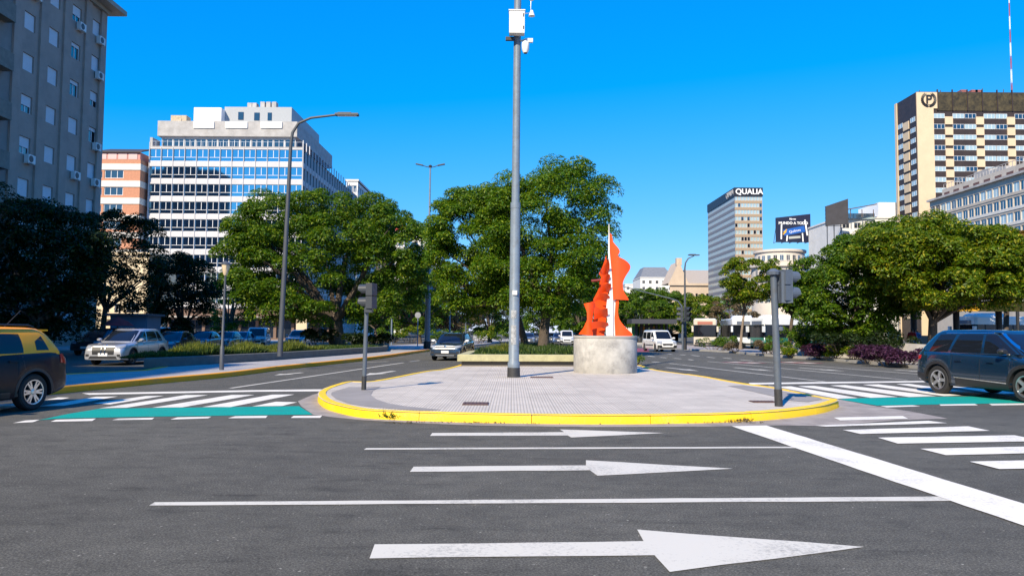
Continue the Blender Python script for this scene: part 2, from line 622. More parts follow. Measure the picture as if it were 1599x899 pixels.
# ------------------------------------------------------------------ traffic island
def catmull(pts, k=6):
    out = []
    n = len(pts)
    for i in range(n - 1):
        p0, p1, p2, p3 = pts[max(i - 1, 0)], pts[i], pts[i + 1], pts[min(i + 2, n - 1)]
        for j in range(k):
            t = j / k
            out.append(0.5 * ((2 * p1) + (p2 - p0) * t + (2 * p0 - 5 * p1 + 4 * p2 - p3) * t * t + (3 * p1 - p0 - 3 * p2 + p3) * t ** 3))
    out.append(pts[-1])
    return out
KH = 0.16
top = lambda u, v: Vector(G(u, v, KH)[:2])
bas = lambda u, v: Vector(G(u, v, 0)[:2])
outl = [Vector((2.2, 66)), Vector((0.9, 58)), Vector((-1.2, 46)), top(704, 573), top(660, 579.5), top(585, 593.5), bas(545, 603.5), bas(523, 609),
        bas(503, 617), bas(496, 626), bas(506, 637), bas(529, 645), bas(563, 652), bas(613, 655.5), bas(680, 658), bas(748, 660), bas(920, 662.3), bas(1044, 661.5), bas(1144, 659),
        bas(1216, 654.5), bas(1274, 647), bas(1298, 641), bas(1310, 634.5), top(1288, 619.5), top(1250, 611.5), top(1206, 603.5), top(1159, 597.4), top(1094, 586), top(1022, 576),
        Vector((5.7, 38)), Vector((4.6, 46)), Vector((3.3, 58)), Vector((2.5, 66))]
outl = catmull(outl, 8)
PAVE = paving_mat('island_paving_tiles', (0.61, 0.55, 0.475))
island = struct(sheet('traffic_island', [(p.x, p.y) for p in outl], KH - 0.012, PAVE))
# kerb stones, one by one along the outline
acc, cur, stones = 0.0, [outl[0]], []
for a, b in zip(outl[:-1], outl[1:]):
    acc += (b - a).length
    cur.append(b)
    if acc > (1.9 if b.y < 16 else 1.5):
        stones.append(cur)
        cur, acc = [b], 0.0
stones.append(cur)
def inner(poly, i, d):
    a, b = poly[max(i - 1, 0)], poly[min(i + 1, len(poly) - 1)]
    t = (b - a).normalized()
    return poly[i] + Vector((-t.y, t.x)) * d
rk = random.Random(7)
oi = {id(p): k for k, p in enumerate(outl)}
for st in stones:
    if len(st) < 2:
        continue
    mb, rings = MB(), []
    dh = rk.uniform(-0.006, 0.008)
    for j, p in enumerate(st):
        k = oi[id(p)]
        q = p
        if j == 0:
            q = p + (st[1] - p).normalized() * 0.006
        if j == len(st) - 1:
            q = p + (st[-2] - p).normalized() * 0.006
        n = inner(outl, k, 1.0) - p
        wv_ = rk.uniform(-0.006, 0.006)
        rings.append([(q.x, q.y, -0.02), (q.x + n.x * .012, q.y + n.y * .012, KH - 0.03 + dh), (q.x + n.x * (.035 + wv_), q.y + n.y * .035, KH + dh + wv_ * .5),
                      (q.x + n.x * .17, q.y + n.y * .17, KH + dh * .5 + wv_ * .3), (q.x + n.x * .17, q.y + n.y * .17, -0.02)])
    mb.loft(rings)
    mb.build('kerb_stone', YELLOW, island, smooth=35)
# concrete corner slabs of the island and the gutter around it
GUT = mat('gutter_concrete', (0.30, 0.265, 0.24), 0.9, var=0.22, scale=1.5, bump=0.4, bscale=60, dirt=((0.16, 0.14, 0.125), 0.6, 2.5))
CORN = mat('corner_concrete', (0.27, 0.25, 0.235), 0.9, var=0.14, scale=1.2, bump=0.4, bscale=70)
def pxsheet(name, px, z, m, parent):
    return sheet(name, [G(u, v, z) for u, v in px], z, m, parent)
pxsheet('corner_slab', [(532, 607.5), (545, 604), (568, 604), (595, 603), (583, 609), (579, 616), (588, 623), (606, 629), (632, 633.5), (690, 639.2), (668, 640.3), (640, 639.4), (575, 634.5), (545, 629.5), (524, 622), (517, 616), (518, 612)], KH - 0.006, CORN, island)
pxsheet('corner_slab', [(1136, 602), (1160, 601), (1206, 607), (1250, 616), (1280, 620.5), (1284, 623), (1262, 627), (1236, 625), (1190, 614)], KH - 0.006, CORN, island)
gut = pxsheet('gutter', [(524, 606), (488, 616), (465, 626), (470.6, 634), (489, 647), (519, 650.8), (566, 655.5), (660, 660.5), (748, 664), (920, 666.2), (1100, 665.6), (1216, 663.6), (1290, 664.6),
                         (1400, 655.5), (1480, 653), (1420, 641.5), (1372, 634.5), (1310, 623.2), (1285, 618), (1200, 601), (1200, 640), (1000, 650), (700, 650), (540, 630)], 0.004, GUT, road)
# small loose grass tuft and dry leaves at the kerb
def cover(name, label, u, v, w, h):
    a = G(u, v, KH)
    mb = MB()
    M = Matrix.Translation((a.x, a.y, KH - 0.010))
    mb.box(-w / 2, w / 2, -h / 2, h / 2, 0, 0.014, M)
    nb = int(w / 0.07)
    for i in range(nb):
        x = -w / 2 + 0.035 + i * (w - 0.07) / max(1, nb - 1)
        mb.box(x - 0.012, x + 0.012, -h / 2 + 0.04, h / 2 - 0.04, 0.014, 0.020, M)
    o = mb.build(name, mat('rusty_iron', (0.13, 0.075, 0.06), 0.7, metal=0.3, var=0.35, scale=12))
    return tag(o, label, 'drain cover')
cover('drain_cover', 'rusty brown drain cover in the paving above the yellow kerb', 743, 629.5, 0.50, 0.52)
cover('drain_cover', 'rusty brown drain cover beside the right signal post', 1192, 626.5, 0.5, 0.36)
cover('drain_cover', 'small brown inspection cover just right of the tall camera pole', 846, 588.5, 0.7, 0.5)

# ------------------------------------------------------------------ left median, planters, pavements
PAVE2 = paving_mat('pavement_tiles', (0.46, 0.44, 0.43), 0.4, 0.06)
def raised(name, poly, z0, z1, m):
    mb = MB()
    mb.prism([(p[0], p[1]) for p in poly], z0, z1)
    return struct(mb.build(name, m))
med_front = [bas(-230, 650), bas(96, 614), bas(175, 606), bas(250, 598.5), bas(360, 588), bas(444, 577), bas(548, 565.5), bas(604, 558.5), Vector((-6.3, 60)), Vector((-3.0, 92)), Vector((4.0, 160))]
med_front = catmull(med_front, 5)
med_back = [Vector((-3, 160)), Vector((-9.5, 92)), Vector((-14.6, 60)), Vector((-15.4, 40)), top(223, 577.5), top(97, 583.5), top(-230, 610)]
lmed = raised('median_pavement', [p for p in med_front] + med_back, -0.02, 0.145, PAVE2)
def kerb_run(pts, m, parent, h=0.16, w=0.18, step=1.6, out=-1):
    acc, cur, runs = 0.0, [0], []
    for i in range(1, len(pts)):
        acc += (pts[i] - pts[i - 1]).length
        cur.append(i)
        if acc > step or i == len(pts) - 1:
            runs.append(cur)
            cur, acc = [i], 0.0
    for r in runs:
        rings = []
        for j, i in enumerate(r):
            n = inner(pts, i, 1.0) - pts[i]
            n = n * out
            p = pts[i]
            if j == 0:
                p = p + (pts[r[1]] - p).normalized() * 0.008
            rings.append([(p.x + n.x * .02, p.y + n.y * .02, -0.02), (p.x + n.x * .02, p.y + n.y * .02, h - .02), (p.x, p.y, h), (p.x - n.x * w, p.y - n.y * w, h), (p.x - n.x * w, p.y - n.y * w, -0.02)])
        mb = MB()
        mb.loft(rings)
        mb.build('kerb_stone', m, parent, smooth=35)
kerb_run([p for p in med_front if p.y < 80], OCHRE, lmed, h=0.165)
kerb_run([Vector((-14.9, 38)), top(223, 577.5), (top(223, 577.5) + top(97, 583.5)) / 2, top(97, 583.5)], OCHRE, lmed, h=0.165, out=-1)
pav_l = raised('pavement_left', [(-60, -40), (-29.5, -40), (-29.5, 75), (-28, 132), (-37, 140), (-80, 140), (-80, 80), (-60, 70)], -0.02, 0.14, PAVE2)
kerb_run([Vector((-29.4, y)) for y in (20, 30, 40, 50, 60, 70)], CONC, pav_l, step=1, out=-1)
PLW = mat('planter_concrete', (0.12, 0.12, 0.11), 0.85, var=0.2, scale=3, bump=0.3)
def planter(name, label, poly, z0, z1, m, wall=0.3, soil=LAWN, rim=0.0):
    c = sum((Vector(p) for p in poly), Vector((0, 0))) / len(poly)
    t = thing(name, label, 'planter', (c.x, c.y, z0))
    P2 = [Vector(p) - c for p in poly]
    n = len(P2)
    ar = sum(P2[i].x * P2[(i + 1) % n].y - P2[(i + 1) % n].x * P2[i].y for i in range(n))
    s = 1 if ar > 0 else -1
    def off(d):
        out = []
        for i in range(n):
            e1 = (P2[i] - P2[i - 1]).normalized()
            e2 = (P2[(i + 1) % n] - P2[i]).normalized()
            n1 = Vector((-e1.y, e1.x)) * s
            n2 = Vector((-e2.y, e2.x)) * s
            b = (n1 + n2)
            b = b / max(0.35, b.length_squared) * 2
            out.append(P2[i] + b * d)
        return out
    I = off(wall)
    h = z1 - z0
    if rim > 0:
        q = off(0.16)
        mb = MB()
        mb.loft([[(p.x, p.y, 0) for p in q], [(p.x, p.y, h - rim) for p in q]], cap=False)
        mb.build('plinth', mat('planter_painted_shade', (0.10, 0.09, 0.08), 0.9), t)  # recessed plinth; shade under the rim is put into its dark colour
        mb = MB()
        rings = [[(p.x, p.y, zz) for p in qq] for qq, zz in ((q, h - rim), (P2, h - rim), (P2, h - .02), (off(.02), h), (I, h), (I, h - .15))]
        mb.loft(rings, cap=False)
        mb.build('rim', m, t)
    else:
        mb = MB()
        mb.loft([[(p.x, p.y, zz) for p in qq] for qq, zz in ((P2, -0.02), (P2, h - .02), (off(.02), h), (I, h), (I, h - .15))], cap=False)
        mb.build('wall', m, t)
    mb = MB()
    mb.add([(p.x, p.y, h - 0.08) for p in I], [tuple(range(n))])
    mb.build('bed', soil, t)
    return t
pl_front = [bas(224, 581), bas(330, 574), bas(430, 567), bas(520, 559.5), bas(604, 552)]
pl_left = [(p.x, p.y) for p in pl_front] + [(-10.5, 66), (-13.6, 64), (-15.0, 44), (-15.5, 33.6)]
planter('median_planter', 'long low dark concrete planter with grasses on the left median', pl_left, 0.145, 0.50, PLW)
OLIVE = mat('olive_concrete', (0.42, 0.39, 0.22), 0.8, var=0.14, scale=2.5, bump=0.3, dirt=((0.25, 0.22, 0.13), 0.5, 3))
a, b = top(714, 571), top(897, 571)
pl_mid = [(a.x, a.y), (b.x + 1.6, b.y), (5.0, 40), (3.6, 50), (2.7, 60), (1.5, 60), (-0.4, 47), (-2.1, 37.2)]
planter('island_planter', 'olive yellow concrete planter bench behind the sculpture island paving', pl_mid, KH - .012, 0.62, OLIVE, wall=0.42, rim=0.27)

# right median
rk_front = [bas(1069, 546), bas(1110, 548.6), bas(1150, 551.2), bas(1200, 556), bas(1312, 564), bas(1442, 576), bas(1530, 585), bas(1700, 601)]
rk_front = [Vector((15.0, 95))] + rk_front
rk_front = catmull(rk_front, 4)
shift = [Vector((p.x + 1.0, p.y)) for p in rk_front]
rmed = raised('median_right', [p for p in rk_front] + [Vector((24, rk_front[-1].y)), Vector((24.5, 40)), Vector((22.5, 60)), Vector((21.0, 95))], -0.02, 0.13, GUT)
kerb_run(rk_front, CONC, rmed, h=0.15, w=0.25, step=2.0, out=1)
# ------------------------------------------------------------------ buildings
ROT = {'-y': 0.0, '+x': math.pi / 2, '-x': -math.pi / 2, '+y': math.pi}
def fmat(o, side):
    return Matrix.Translation(o) @ Matrix.Rotation(ROT[side], 4, 'Z')
def wall_grid(mb, M, u0, u1, z0, z1, ops, depth=0.25, back=True):
    us = sorted(set([u0, u1] + [round(x, 4) for o in ops for x in o[:2] if u0 < x < u1]))
    zs = sorted(set([z0, z1] + [round(x, 4) for o in ops for x in o[2:4] if z0 < x < z1]))
    R4 = [tuple(round(x, 4) for x in o[:4]) for o in ops]
    for a, b in zip(us[:-1], us[1:]):
        run = None
        col = [o for o in R4 if o[0] < (a + b) / 2 < o[1]]
        for c, d in zip(zs[:-1], zs[1:]):
            m = (c + d) / 2
            if any(o[2] < m < o[3] for o in col):
                if run:
                    mb.add([(a, 0, run[0]), (b, 0, run[0]), (b, 0, run[1]), (a, 0, run[1])], [(0, 1, 2, 3)], M)
                run = None
            else:
                run = (run[0], d) if run else (c, d)
        if run:
            mb.add([(a, 0, run[0]), (b, 0, run[0]), (b, 0, run[1]), (a, 0, run[1])], [(0, 1, 2, 3)], M)
    for (a, b, c, d) in R4:
        y = depth
        mb.add([(a, 0, c), (b, 0, c), (b, 0, d), (a, 0, d), (a, y, c), (b, y, c), (b, y, d), (a, y, d)],
               [(0, 1, 5, 4), (1, 2, 6, 5), (2, 3, 7, 6), (3, 0, 4, 7)] + ([(4, 5, 6, 7)] if back else []), M)
FRW = mat('window_frame_white', (0.72, 0.72, 0.72), 0.45)
FRD = mat('window_frame_dark', (0.06, 0.06, 0.065), 0.5)
OGLASS = mat('office_coated_glass', (0.006, 0.008, 0.02), 0.03, spec=1.0)
OGLASS.node_tree.nodes['Principled BSDF'].inputs['IOR'].default_value = 3.6
OGLASS.node_tree.nodes['Principled BSDF'].inputs['Specular Tint'].default_value = (0.42, 0.85, 1.0, 1)
WPROTO = {}
def win_meshes(w, h, style, frame, pane):
    k = (round(w, 3), round(h, 3), style, frame.name, pane.name)
    if k in WPROTO:
        return WPROTO[k]
    fb, pb = MB(), MB()
    t, d = min(0.07, w * .06) * (.7 if style == 'office' else 1), 0.06
    x0, x1 = -w / 2, w / 2
    fb.box(x0, x1, 0, d, 0, t)
    fb.box(x0, x1, 0, d, h - t, h)
    fb.box(x0, x0 + t, 0, d, t, h - t)
    fb.box(x1 - t, x1, 0, d, t, h - t)
    if style in ('two', 'shutter_half'):
        fb.box(-t * .6, t * .6, 0, d, t, h - t)
    if style == 'three':
        for q in (-.17, .17):
            fb.box(q * w - t * .6, q * w + t * .6, 0, d, t, h - t)
    if style == 'office':
        z = h * .33
        fb.box(x0 + t, x1 - t, 0, d, z - t * .7, z + t * .7)
        fb.box(-t * .9, t * .9, 0, d, z, h - t)
    pb.box(x0 + t * .5, x1 - t * .5, 0.03, 0.045, t * .5, h - t * .5)
    WPROTO[k] = (fb.mesh('window', frame), pb.mesh('pane', pane))
    return WPROTO[k]
def window(root, M, u, z, w, h, style, frame, pane, depth=0.12, name='window'):
    fm, pm = win_meshes(w, h, style, frame, pane)
    p = M @ Vector((u, depth, z))
    o = link(name, fm, root, p, M.to_euler().z)
    link('pane', pm, o)
    return o
SHUT = mat('roller_shutter', (0.62, 0.62, 0.64), 0.6, var=0.05)
def shutter_mesh(w, h):
    k = ('sh', round(w, 3), round(h, 3))
    if k not in WPROTO:
        mb = MB()
        n = max(3, int(h / 0.11))
        for i in range(n):
            a, b = h * i / n, h * (i + 1) / n
            mb.add([(-w / 2, 0, a), (w / 2, 0, a), (w / 2, -.012, (a + b) / 2), (-w / 2, -.012, (a + b) / 2), (w / 2, 0, b), (-w / 2, 0, b)], [(0, 1, 2, 3), (3, 2, 4, 5)])
        WPROTO[k] = mb.mesh('shutter', SHUT)
    return WPROTO[k]
ACW = mat('air_con_white', (0.66, 0.66, 0.64), 0.5, var=0.08, scale=3)
def ac_meshes():
    if 'ac' not in WPROTO:
        b = MB()
        b.box(-.42, .42, -.42, -.08, 0, .62)
        b.box(-.36, -.3, -.4, .02, -.06, 0)
        b.box(.3, .36, -.4, .02, -.06, 0)
        g = MB()
        M = Matrix.Translation((-.1, -.425, .31)) @ Matrix.Rotation(math.pi / 2, 4, 'X')
        g.lathe([(0.06, .02), (.24, .02), (.25, 0), (.25, -.01), (.06, -.005)], 14, M)
        WPROTO['ac'] = (b.mesh('air_conditioner', ACW), g.mesh('fan_grille', FRD))
    return WPROTO['ac']
def aircon(root, M, u, z):
    a, g = ac_meshes()
    o = link('air_conditioner', a, root, M @ Vector((u, 0, z)), M.to_euler().z)
    link('fan_grille', g, o)
    return o
def text_mesh(txt, size, ext, m, bold=0.0, spacing=1.0):
    c = bpy.data.curves.new('t', 'FONT')
    c.body = txt
    c.size = size
    c.extrude = ext
    c.offset = bold
    c.space_character = spacing
    c.align_x = 'CENTER'
    c.align_y = 'CENTER'
    o = bpy.data.objects.new('t', c)
    COL.objects.link(o)
    dg = bpy.context.evaluated_depsgraph_get()
    me = bpy.data.meshes.new_from_object(o.evaluated_get(dg))
    bpy.data.objects.remove(o)
    me.transform(Matrix.Rotation(math.pi / 2, 4, 'X'))
    me.materials.clear()
    me.materials.append(m)
    return me
def lettering(root, M, txt, u, z, size, m, y=-0.15, bold=0.0, ext=0.1, name='lettering', spacing=1.0, tilt=0.0):
    o = link(name, text_mesh(txt, size, ext, m, bold, spacing), root, M @ Vector((u, y, z)), 0)
    o.rotation_euler = (0, tilt, M.to_euler().z)
    return o

# ---- grey apartment block in the shade on the left
GREYW = mat('grey_render', (0.37, 0.285, 0.235), 0.9, var=0.10, scale=0.6, bump=0.2, bscale=30, dirt=((0.2, 0.18, 0.165), 0.45, 0.5))
bl = thing('apartment_block', 'tall grey apartment block in shade with roller shutters and window air conditioners', 'building', (-36, 60.5, 0))
FX = fmat((0, 0, 0), '+x')                 # u runs +Y, local to the root
ub0, ub1, zt = -6.2, 5.85, 29.2
cols = [-4.5, -1.5, 1.5, 4.5]
rows = [15.0 + 3.1 * k - 0.65 for k in range(-5, 5)]
ops = [(c - .65, c + .65, r, r + 1.3) for c in cols for r in rows if r > 0.5]
mb = MB()
wall_grid(mb, FX, ub0, ub1, 0, zt, ops, 0.22)
mb.box(-16, 0, ub1, ub1 + .002, 0, zt)      # far end wall
mb.box(-16, -15.8, ub0, ub1, 0, zt)
mb.build('wall', GREYW, bl)
for c in (-6.05, -3, 0, 3, 5.4):
    mb = MB()
    mb.box(0, 0.16, c - .42, c + .42, 0, zt)
    mb.build('pilaster', GREYW, bl)
mb = MB()
mb.box(-16, 0.35, ub0 - 3, ub1 + .3, zt, zt + .35)
mb.box(-16, 1.25, ub0 - 3, ub1 + 1.2, zt + .35, zt + .75)
mb.box(-16, -.6, ub0 - 3, ub1 - .4, zt + .75, zt + 3.2)
mb.build('cornice', mat('cornice_stone', (0.36, 0.31, 0.25), 0.85, var=0.15, scale=1.5), bl)
ra = random.Random(11)
for ci, c in enumerate(cols):
    for ri, r in enumerate(rows):
        if r <= 0.5:
            continue
        w = window(bl, FX, c, r, 1.3, 1.3, 'two', FRW, GLASS, 0.14)
        k = ra.random()
        hgt = 1.26 if k < .62 else (0.75 if k < .85 else 0.3)
        s = link('shutter', shutter_mesh(1.2, hgt), w, (0, -0.03, 1.28 - hgt))
        if (ci, ri) in ((3, 9), (3, 8), (3, 6), (3, 5), (2, 9), (2, 5), (0, 9), (0, 5)) or (ri < 5 and ra.random() < .25):
            aircon(bl, FX, c + .25, r - .62)
# ---- neighbour of the block with balconies, reaching out of the picture
nb = thing('balcony_building', 'dark stone building with balcony slabs at the left picture edge', 'building', (-36, 15, 0))
tw = thing('added_shade_block', 'unseen taller block added outside the left edge to shade the median', 'building', (-36, -40, 0))  # unseen block, added and sized to throw shade on the median
mb = MB()
oo = [(u - .8, u + .8, z, z + 2.2) for u in np.arange(-20, 19, 4.2) for z in np.arange(1.0, 39, 3.5)]
wall_grid(mb, FX, -22, 19.9, 0, 44.8, oo, 0.25)
mb.box(-18, -17.8, -22, 19.9, 0, 44.8)
mb.box(-17.8, -.02, -22, -21.8, 0, 44.8)
mb.box(-17.8, -.02, 19.7, 19.88, 0, 44.8)
mb.box(-17.8, -.3, -21.8, 19.7, 44.5, 44.78)
mb.build('wall', mat('tower_render', (0.3, 0.28, 0.26), 0.9, var=0.1), tw)
MB().box(-18.3, .4, -22.3, 19.95, 44.8, 45.3).build('cornice', mat('tower_render', (0.3, 0.28, 0.26), 0.9, var=0.1), tw)
mb = MB()
oo = [(u - .8, u + .8, z, z + 2.2) for u in np.arange(-34, 38, 4.2) for z in np.arange(1.0, 33, 3.5)]
oo = [(u - .8, u + .8, z, z + 2.2) for u in np.arange(-31, 38, 4.2) for z in np.arange(1.0, 30, 3.5)]
wall_grid(mb, FX, -35, 39.2, 0, 32.5, oo, 0.25)
mb.box(-18, -17.8, -35, 39.2, 0, 32.5)
mb.box(-17.8, -.02, -35, -34.8, 0, 32.2)
mb.box(-17.8, -.02, 39.0, 39.15, 0, 32.2)
mb.box(-17.8, -.3, -34.8, 39, 32.3, 32.48)
mb.build('wall', mat('dark_stone', (0.24, 0.22, 0.20), 0.9, var=0.12, scale=0.8), nb)
for z in np.arange(2.1, 30, 3.5):
    mb = MB()
    mb.box(0.003, .8, 33.0, 38.2, z, z + .35)
    mb.box(.7, .78, 33.0, 38.2, z + .35, z + 1.25)
    mb.box(0.003, .7, 38.1, 38.18, z + .35, z + 1.25)
    mb.build('balcony', mat('balcony_stone', (0.2, 0.18, 0.15), 0.85, var=0.2, scale=2), nb)
for u in np.arange(23.6, 38, 4.2):
    for z in np.arange(1.0, 30, 3.5):
        window(nb, FX, u, z, 1.56, 2.16, 'two', FRD, GLASS, 0.18)

# ---- white office block with ribbon windows
OFFW = mat('office_panel', (0.52, 0.51, 0.52), 0.7, var=0.06, scale=0.4, dirt=((0.45, 0.42, 0.40), 0.35, 0.3))
OFFC = mat('office_concrete', (0.40, 0.385, 0.375), 0.85, var=0.18, scale=0.8, dirt=((0.3, 0.27, 0.24), 0.5, 0.6))
YO = 142.0
xl, xr = P(228, 400, YO).x, P(469, 400, YO).x
of = thing('office_block', 'white office block with rows of dark blue ribbon windows', 'building', ((xl + xr) / 2, YO, 0))
hw = (xr - xl) / 2
ztop = P(350, 231, YO).z
FH, NB, NF = 3.3, 13, 10
bay = 2 * hw / NB
FY = fmat((-hw, 0, 0), '-y')
SX = fmat((hw, 0, 0), '+x')
SL, SB = 50.0, 22
sbay = SL / SB
ops_f, ops_s, rowz = [], [], []
for k in range(NF):
    zb = ztop - (k + 1) * FH + 0.75
    rowz.append(zb)
    for i in range(NB):
        ops_f.append((i * bay + .05, (i + 1) * bay - .05, zb, zb + 2.3))
    for i in range(SB):
        ops_s.append((i * sbay + .2, (i + 1) * sbay - .2, zb, zb + 2.3))
mb = MB()
wall_grid(mb, FY, 0, 2 * hw, 0, ztop, ops_f, 0.4)
wall_grid(mb, SX, 0, SL, 0, ztop, ops_s, 0.4)
mb.box(-hw, hw, 0.41, SL, ztop - .2, ztop - .01)
mb.box(-hw, -hw + .1, 0.01, SL, 0, ztop - .2)
mb.build('wall', OFFW, of)
for k, zb in enumerate(rowz):
    for i in range(NB):
        window(of, FY, (i + .5) * bay, zb + .02, bay - .12, 2.26, 'office', FRW, OGLASS, 0.16)
    for i in range(SB):
        window(of, SX, (i + .5) * sbay, zb + .02, sbay - .42, 2.26, 'plain', FRD, OGLASS, 0.16)
for i in range(NB + 1):
    mb = MB()
    mb.box(-hw + i * bay - .045, -hw + i * bay + .045, -.1, -.003, 0, ztop + (.0 if 0 < i < NB else 1.0))
    mb.build('fin', OFFW, of)
for i in range(SB + 1):
    mb = MB()
    mb.box(hw + .003, hw + .16, i * sbay - .1, i * sbay + .1, 2, ztop + 1.5)
    mb.build('fin', OFFW, of)
# setback floor, parapet, roof volumes
z1 = ztop + 2.6
FB = fmat((-hw + 1.2, 2.2, 0), '-y')
wsb = 2 * hw - 3.2
mb = MB()
nb2 = 12
wall_grid(mb, FB, 0, wsb, ztop - .1, z1, [(i * wsb / nb2 + .06, (i + 1) * wsb / nb2 - .06, ztop + .3, z1 - .35) for i in range(nb2)], 0.3)
mb.box(-hw + 1.2, -hw + 1.2 + wsb, 2.6, 30, z1 - .05, z1)
mb.build('setback_wall', OFFW, of)
for i in range(nb2):
    window(of, FB, (i + .5) * wsb / nb2, ztop + .32, wsb / nb2 - .2, z1 - ztop - .7, 'two', FRW, GLASS, 0.12)
mb = MB()
mb.box(-hw + .6, hw - 1.6, 1.6, 30, z1, z1 + 2.9)
mb.box(-hw, hw, -.02, .1, ztop, ztop + .25)
mb.box(-hw, -hw + .5, 0, 3, ztop, ztop + 1.9)
mb.build('parapet', OFFC, of)
mb = MB()
for t in np.linspace(0, 2 * hw - .1, 27):
    mb.box(-hw + t, -hw + t + .05, .02, .07, ztop + .25, ztop + 1.15)
mb.box(-hw, hw, .02, .07, ztop + 1.15, ztop + 1.2)
mb.build('railing', ALLOY, of)
def pxbox(mb, u0, u1, v0, v1, Y, dep, root):
    a, b = P(u0, v0, Y), P(u1, v1, Y)
    rl = root.location
    mb.box(a.x - rl.x, b.x - rl.x, Y - rl.y, Y + dep - rl.y, b.z - rl.z, a.z - rl.z)
    return mb
pxbox(MB(), 303, 345, 168, 193, 150, 12, of).build('roof_room', WHITEP, of)
rr = pxbox(MB(), 351, 455, 167, 195, 152, 22, of).build('roof_room', mat('grey_metal_cladding', (0.34, 0.36, 0.38), 0.6, var=0.06), of)
for u0, u1, v0, v1 in ((372, 380, 175, 187), (397, 405, 176, 188), (418, 424, 176, 188)):
    pxbox(MB(), u0, u1, v0, v1, 151.9, .2, of).build('window', GLASS, of)
for u0, u1 in ((302, 334), (352, 386), (407, 440)):
    pxbox(MB(), u0, u1, 190, 200, 143.4, 1.0, of).build('roof_sign_panel', WHITEP, of)
a = P(405, 163, 158)
mb = MB()
for q in (-2.5, -1.5, 0.2, 1.4, 2.6):
    mb.box(a.x - of.location.x + q, a.x - of.location.x + q + .9, 16, 17.5, a.z - 1.2, a.z + .3 + .25 * (q > 0))
mb.build('roof_plant', OFFC, of)
a = P(281, 188, 146)
ox = a.x - of.location.x
mb = MB()
mb.box(ox - 1.5, ox + 1.5, 3.4, 5.4, a.z - .8, a.z + .8)
mb.lathe([(0.5, -.05), (.62, 0), (.62, .1), (.5, .12), (.1, .05)], 14, Matrix.Translation((ox, 3.4, a.z)) @ Matrix.Rotation(math.pi / 2, 4, 'X'))
mb.build('roof_fan_unit', mat('beige_metal', (0.45, 0.36, 0.24), 0.6, var=0.2), of)

# ---- brick and white striped building
YB = 140.0
x0, x1 = P(146, 300, YB).x, P(218, 300, YB).x
sb_ = thing('brick_striped_building', 'orange brick building with white floor bands and a dark roof', 'building', (x0, YB, 0))
wB = x1 - x0
zr = P(180, 249, YB).z
BRK = mat('orange_brick', (0.48, 0.22, 0.13), 0.85, var=0.14, scale=3)
BND = mat('band_white', (0.60, 0.58, 0.54), 0.8, var=0.08, scale=1)
fh = 3.15
FBk = fmat((0, 0, 0), '-y')
ops, wl = [], []
for k in range(11):
    zz = zr - 1.6 - (k + 1) * fh + 1.6
    if zz < 1:
        break
    ops += [(1.9, 5.4, zz - .35, zz + 1.15), (.7, 1.5, zz - .35, zz + .9)]
    wl.append(zz)
mb = MB()
wall_grid(mb, FBk, 0, wB, 0, zr, ops, .2)
mb.box(wB - .01, wB, .01, 12, 0, zr)
mb.build('wall', BRK, sb_)
for zz in wl:
    window(sb_, FBk, 3.65, zz - .33, 3.4, 1.46, 'three', FRW, GLASS, .1)
    window(sb_, FBk, 1.1, zz - .33, .76, 1.2, 'plain', FRW, GLASS, .1)
    mb = MB()
    mb.box(-.05, wB + .08, -.12, 9, zz + 1.2, zz + 2.35)
    mb.build('floor_band', BND, sb_)
    if rs.random() < .5:
        aircon(sb_, FBk, 2.2 + 2 * rs.random(), zz - 1.05)
mb = MB()
mb.box(0, wB - .4, .6, 8, zr, zr + 1.5)
mb.build('attic', mat('pink_render', (0.55, 0.25, 0.22), 0.8), sb_)
for i in range(4):
    mb = MB()
    mb.box(.25 + i * 1.9, 1.85 + i * 1.9, .52, .597, zr + .15, zr + 1.25)
    mb.build('attic_panel', mat('pale_pink_panel', (0.62, 0.42, 0.40), 0.7), sb_)
mb = MB()
mb.add([(-.3, .2, zr + 1.4), (wB, .2, zr + 1.4), (wB - .3, 5, zr + 2.9), (.2, 5, zr + 2.9), (-.3, .2, zr + 1.6), (wB, .2, zr + 1.6), (wB - .3, 5, zr + 3.1), (.2, 5, zr + 3.1)],
       [(0, 1, 5, 4), (4, 5, 6, 7), (1, 2, 6, 5), (3, 0, 4, 7), (2, 3, 7, 6), (0, 3, 2, 1)])
mb.build('roof', mat('dark_roof', (0.05, 0.045, 0.05), 0.7), sb_)

# ---- cream house with an arch
YC = 120.0
c0, c1 = P(150, 450, YC).x, P(231, 450, YC).x
ch = thing('cream_house', 'sunlit cream building with an arched window seen between dark trees', 'building', (c0, YC, 0))
wC, hC = c1 - c0, P(200, 398, YC).z
CRM = mat('cream_render', (0.62, 0.50, 0.33), 0.85, var=0.08, scale=0.8)
mb = MB()
FC = fmat((0, 0, 0), '-y')
zA = P(200, 492, YC).z
wall_grid(mb, FC, 0, wC, 0, hC, [(wC * .72 - 1, wC * .72 + 1, zA, zA + 2.0), (1.2, 2.2, zA + .2, zA + 1.8), (3.0, 4.0, zA + .2, zA + 1.8), (1.2, 2.4, 1, 3), (wC * .6, wC * .9, .3, 3)], .35)
mb.box(0, wC, .36, 10, hC - .2, hC)
mb.box(wC - .3, wC - .003, .01, 10, 0, hC - .2)
mb.build('wall', CRM, ch)
mb = MB()
n = 10
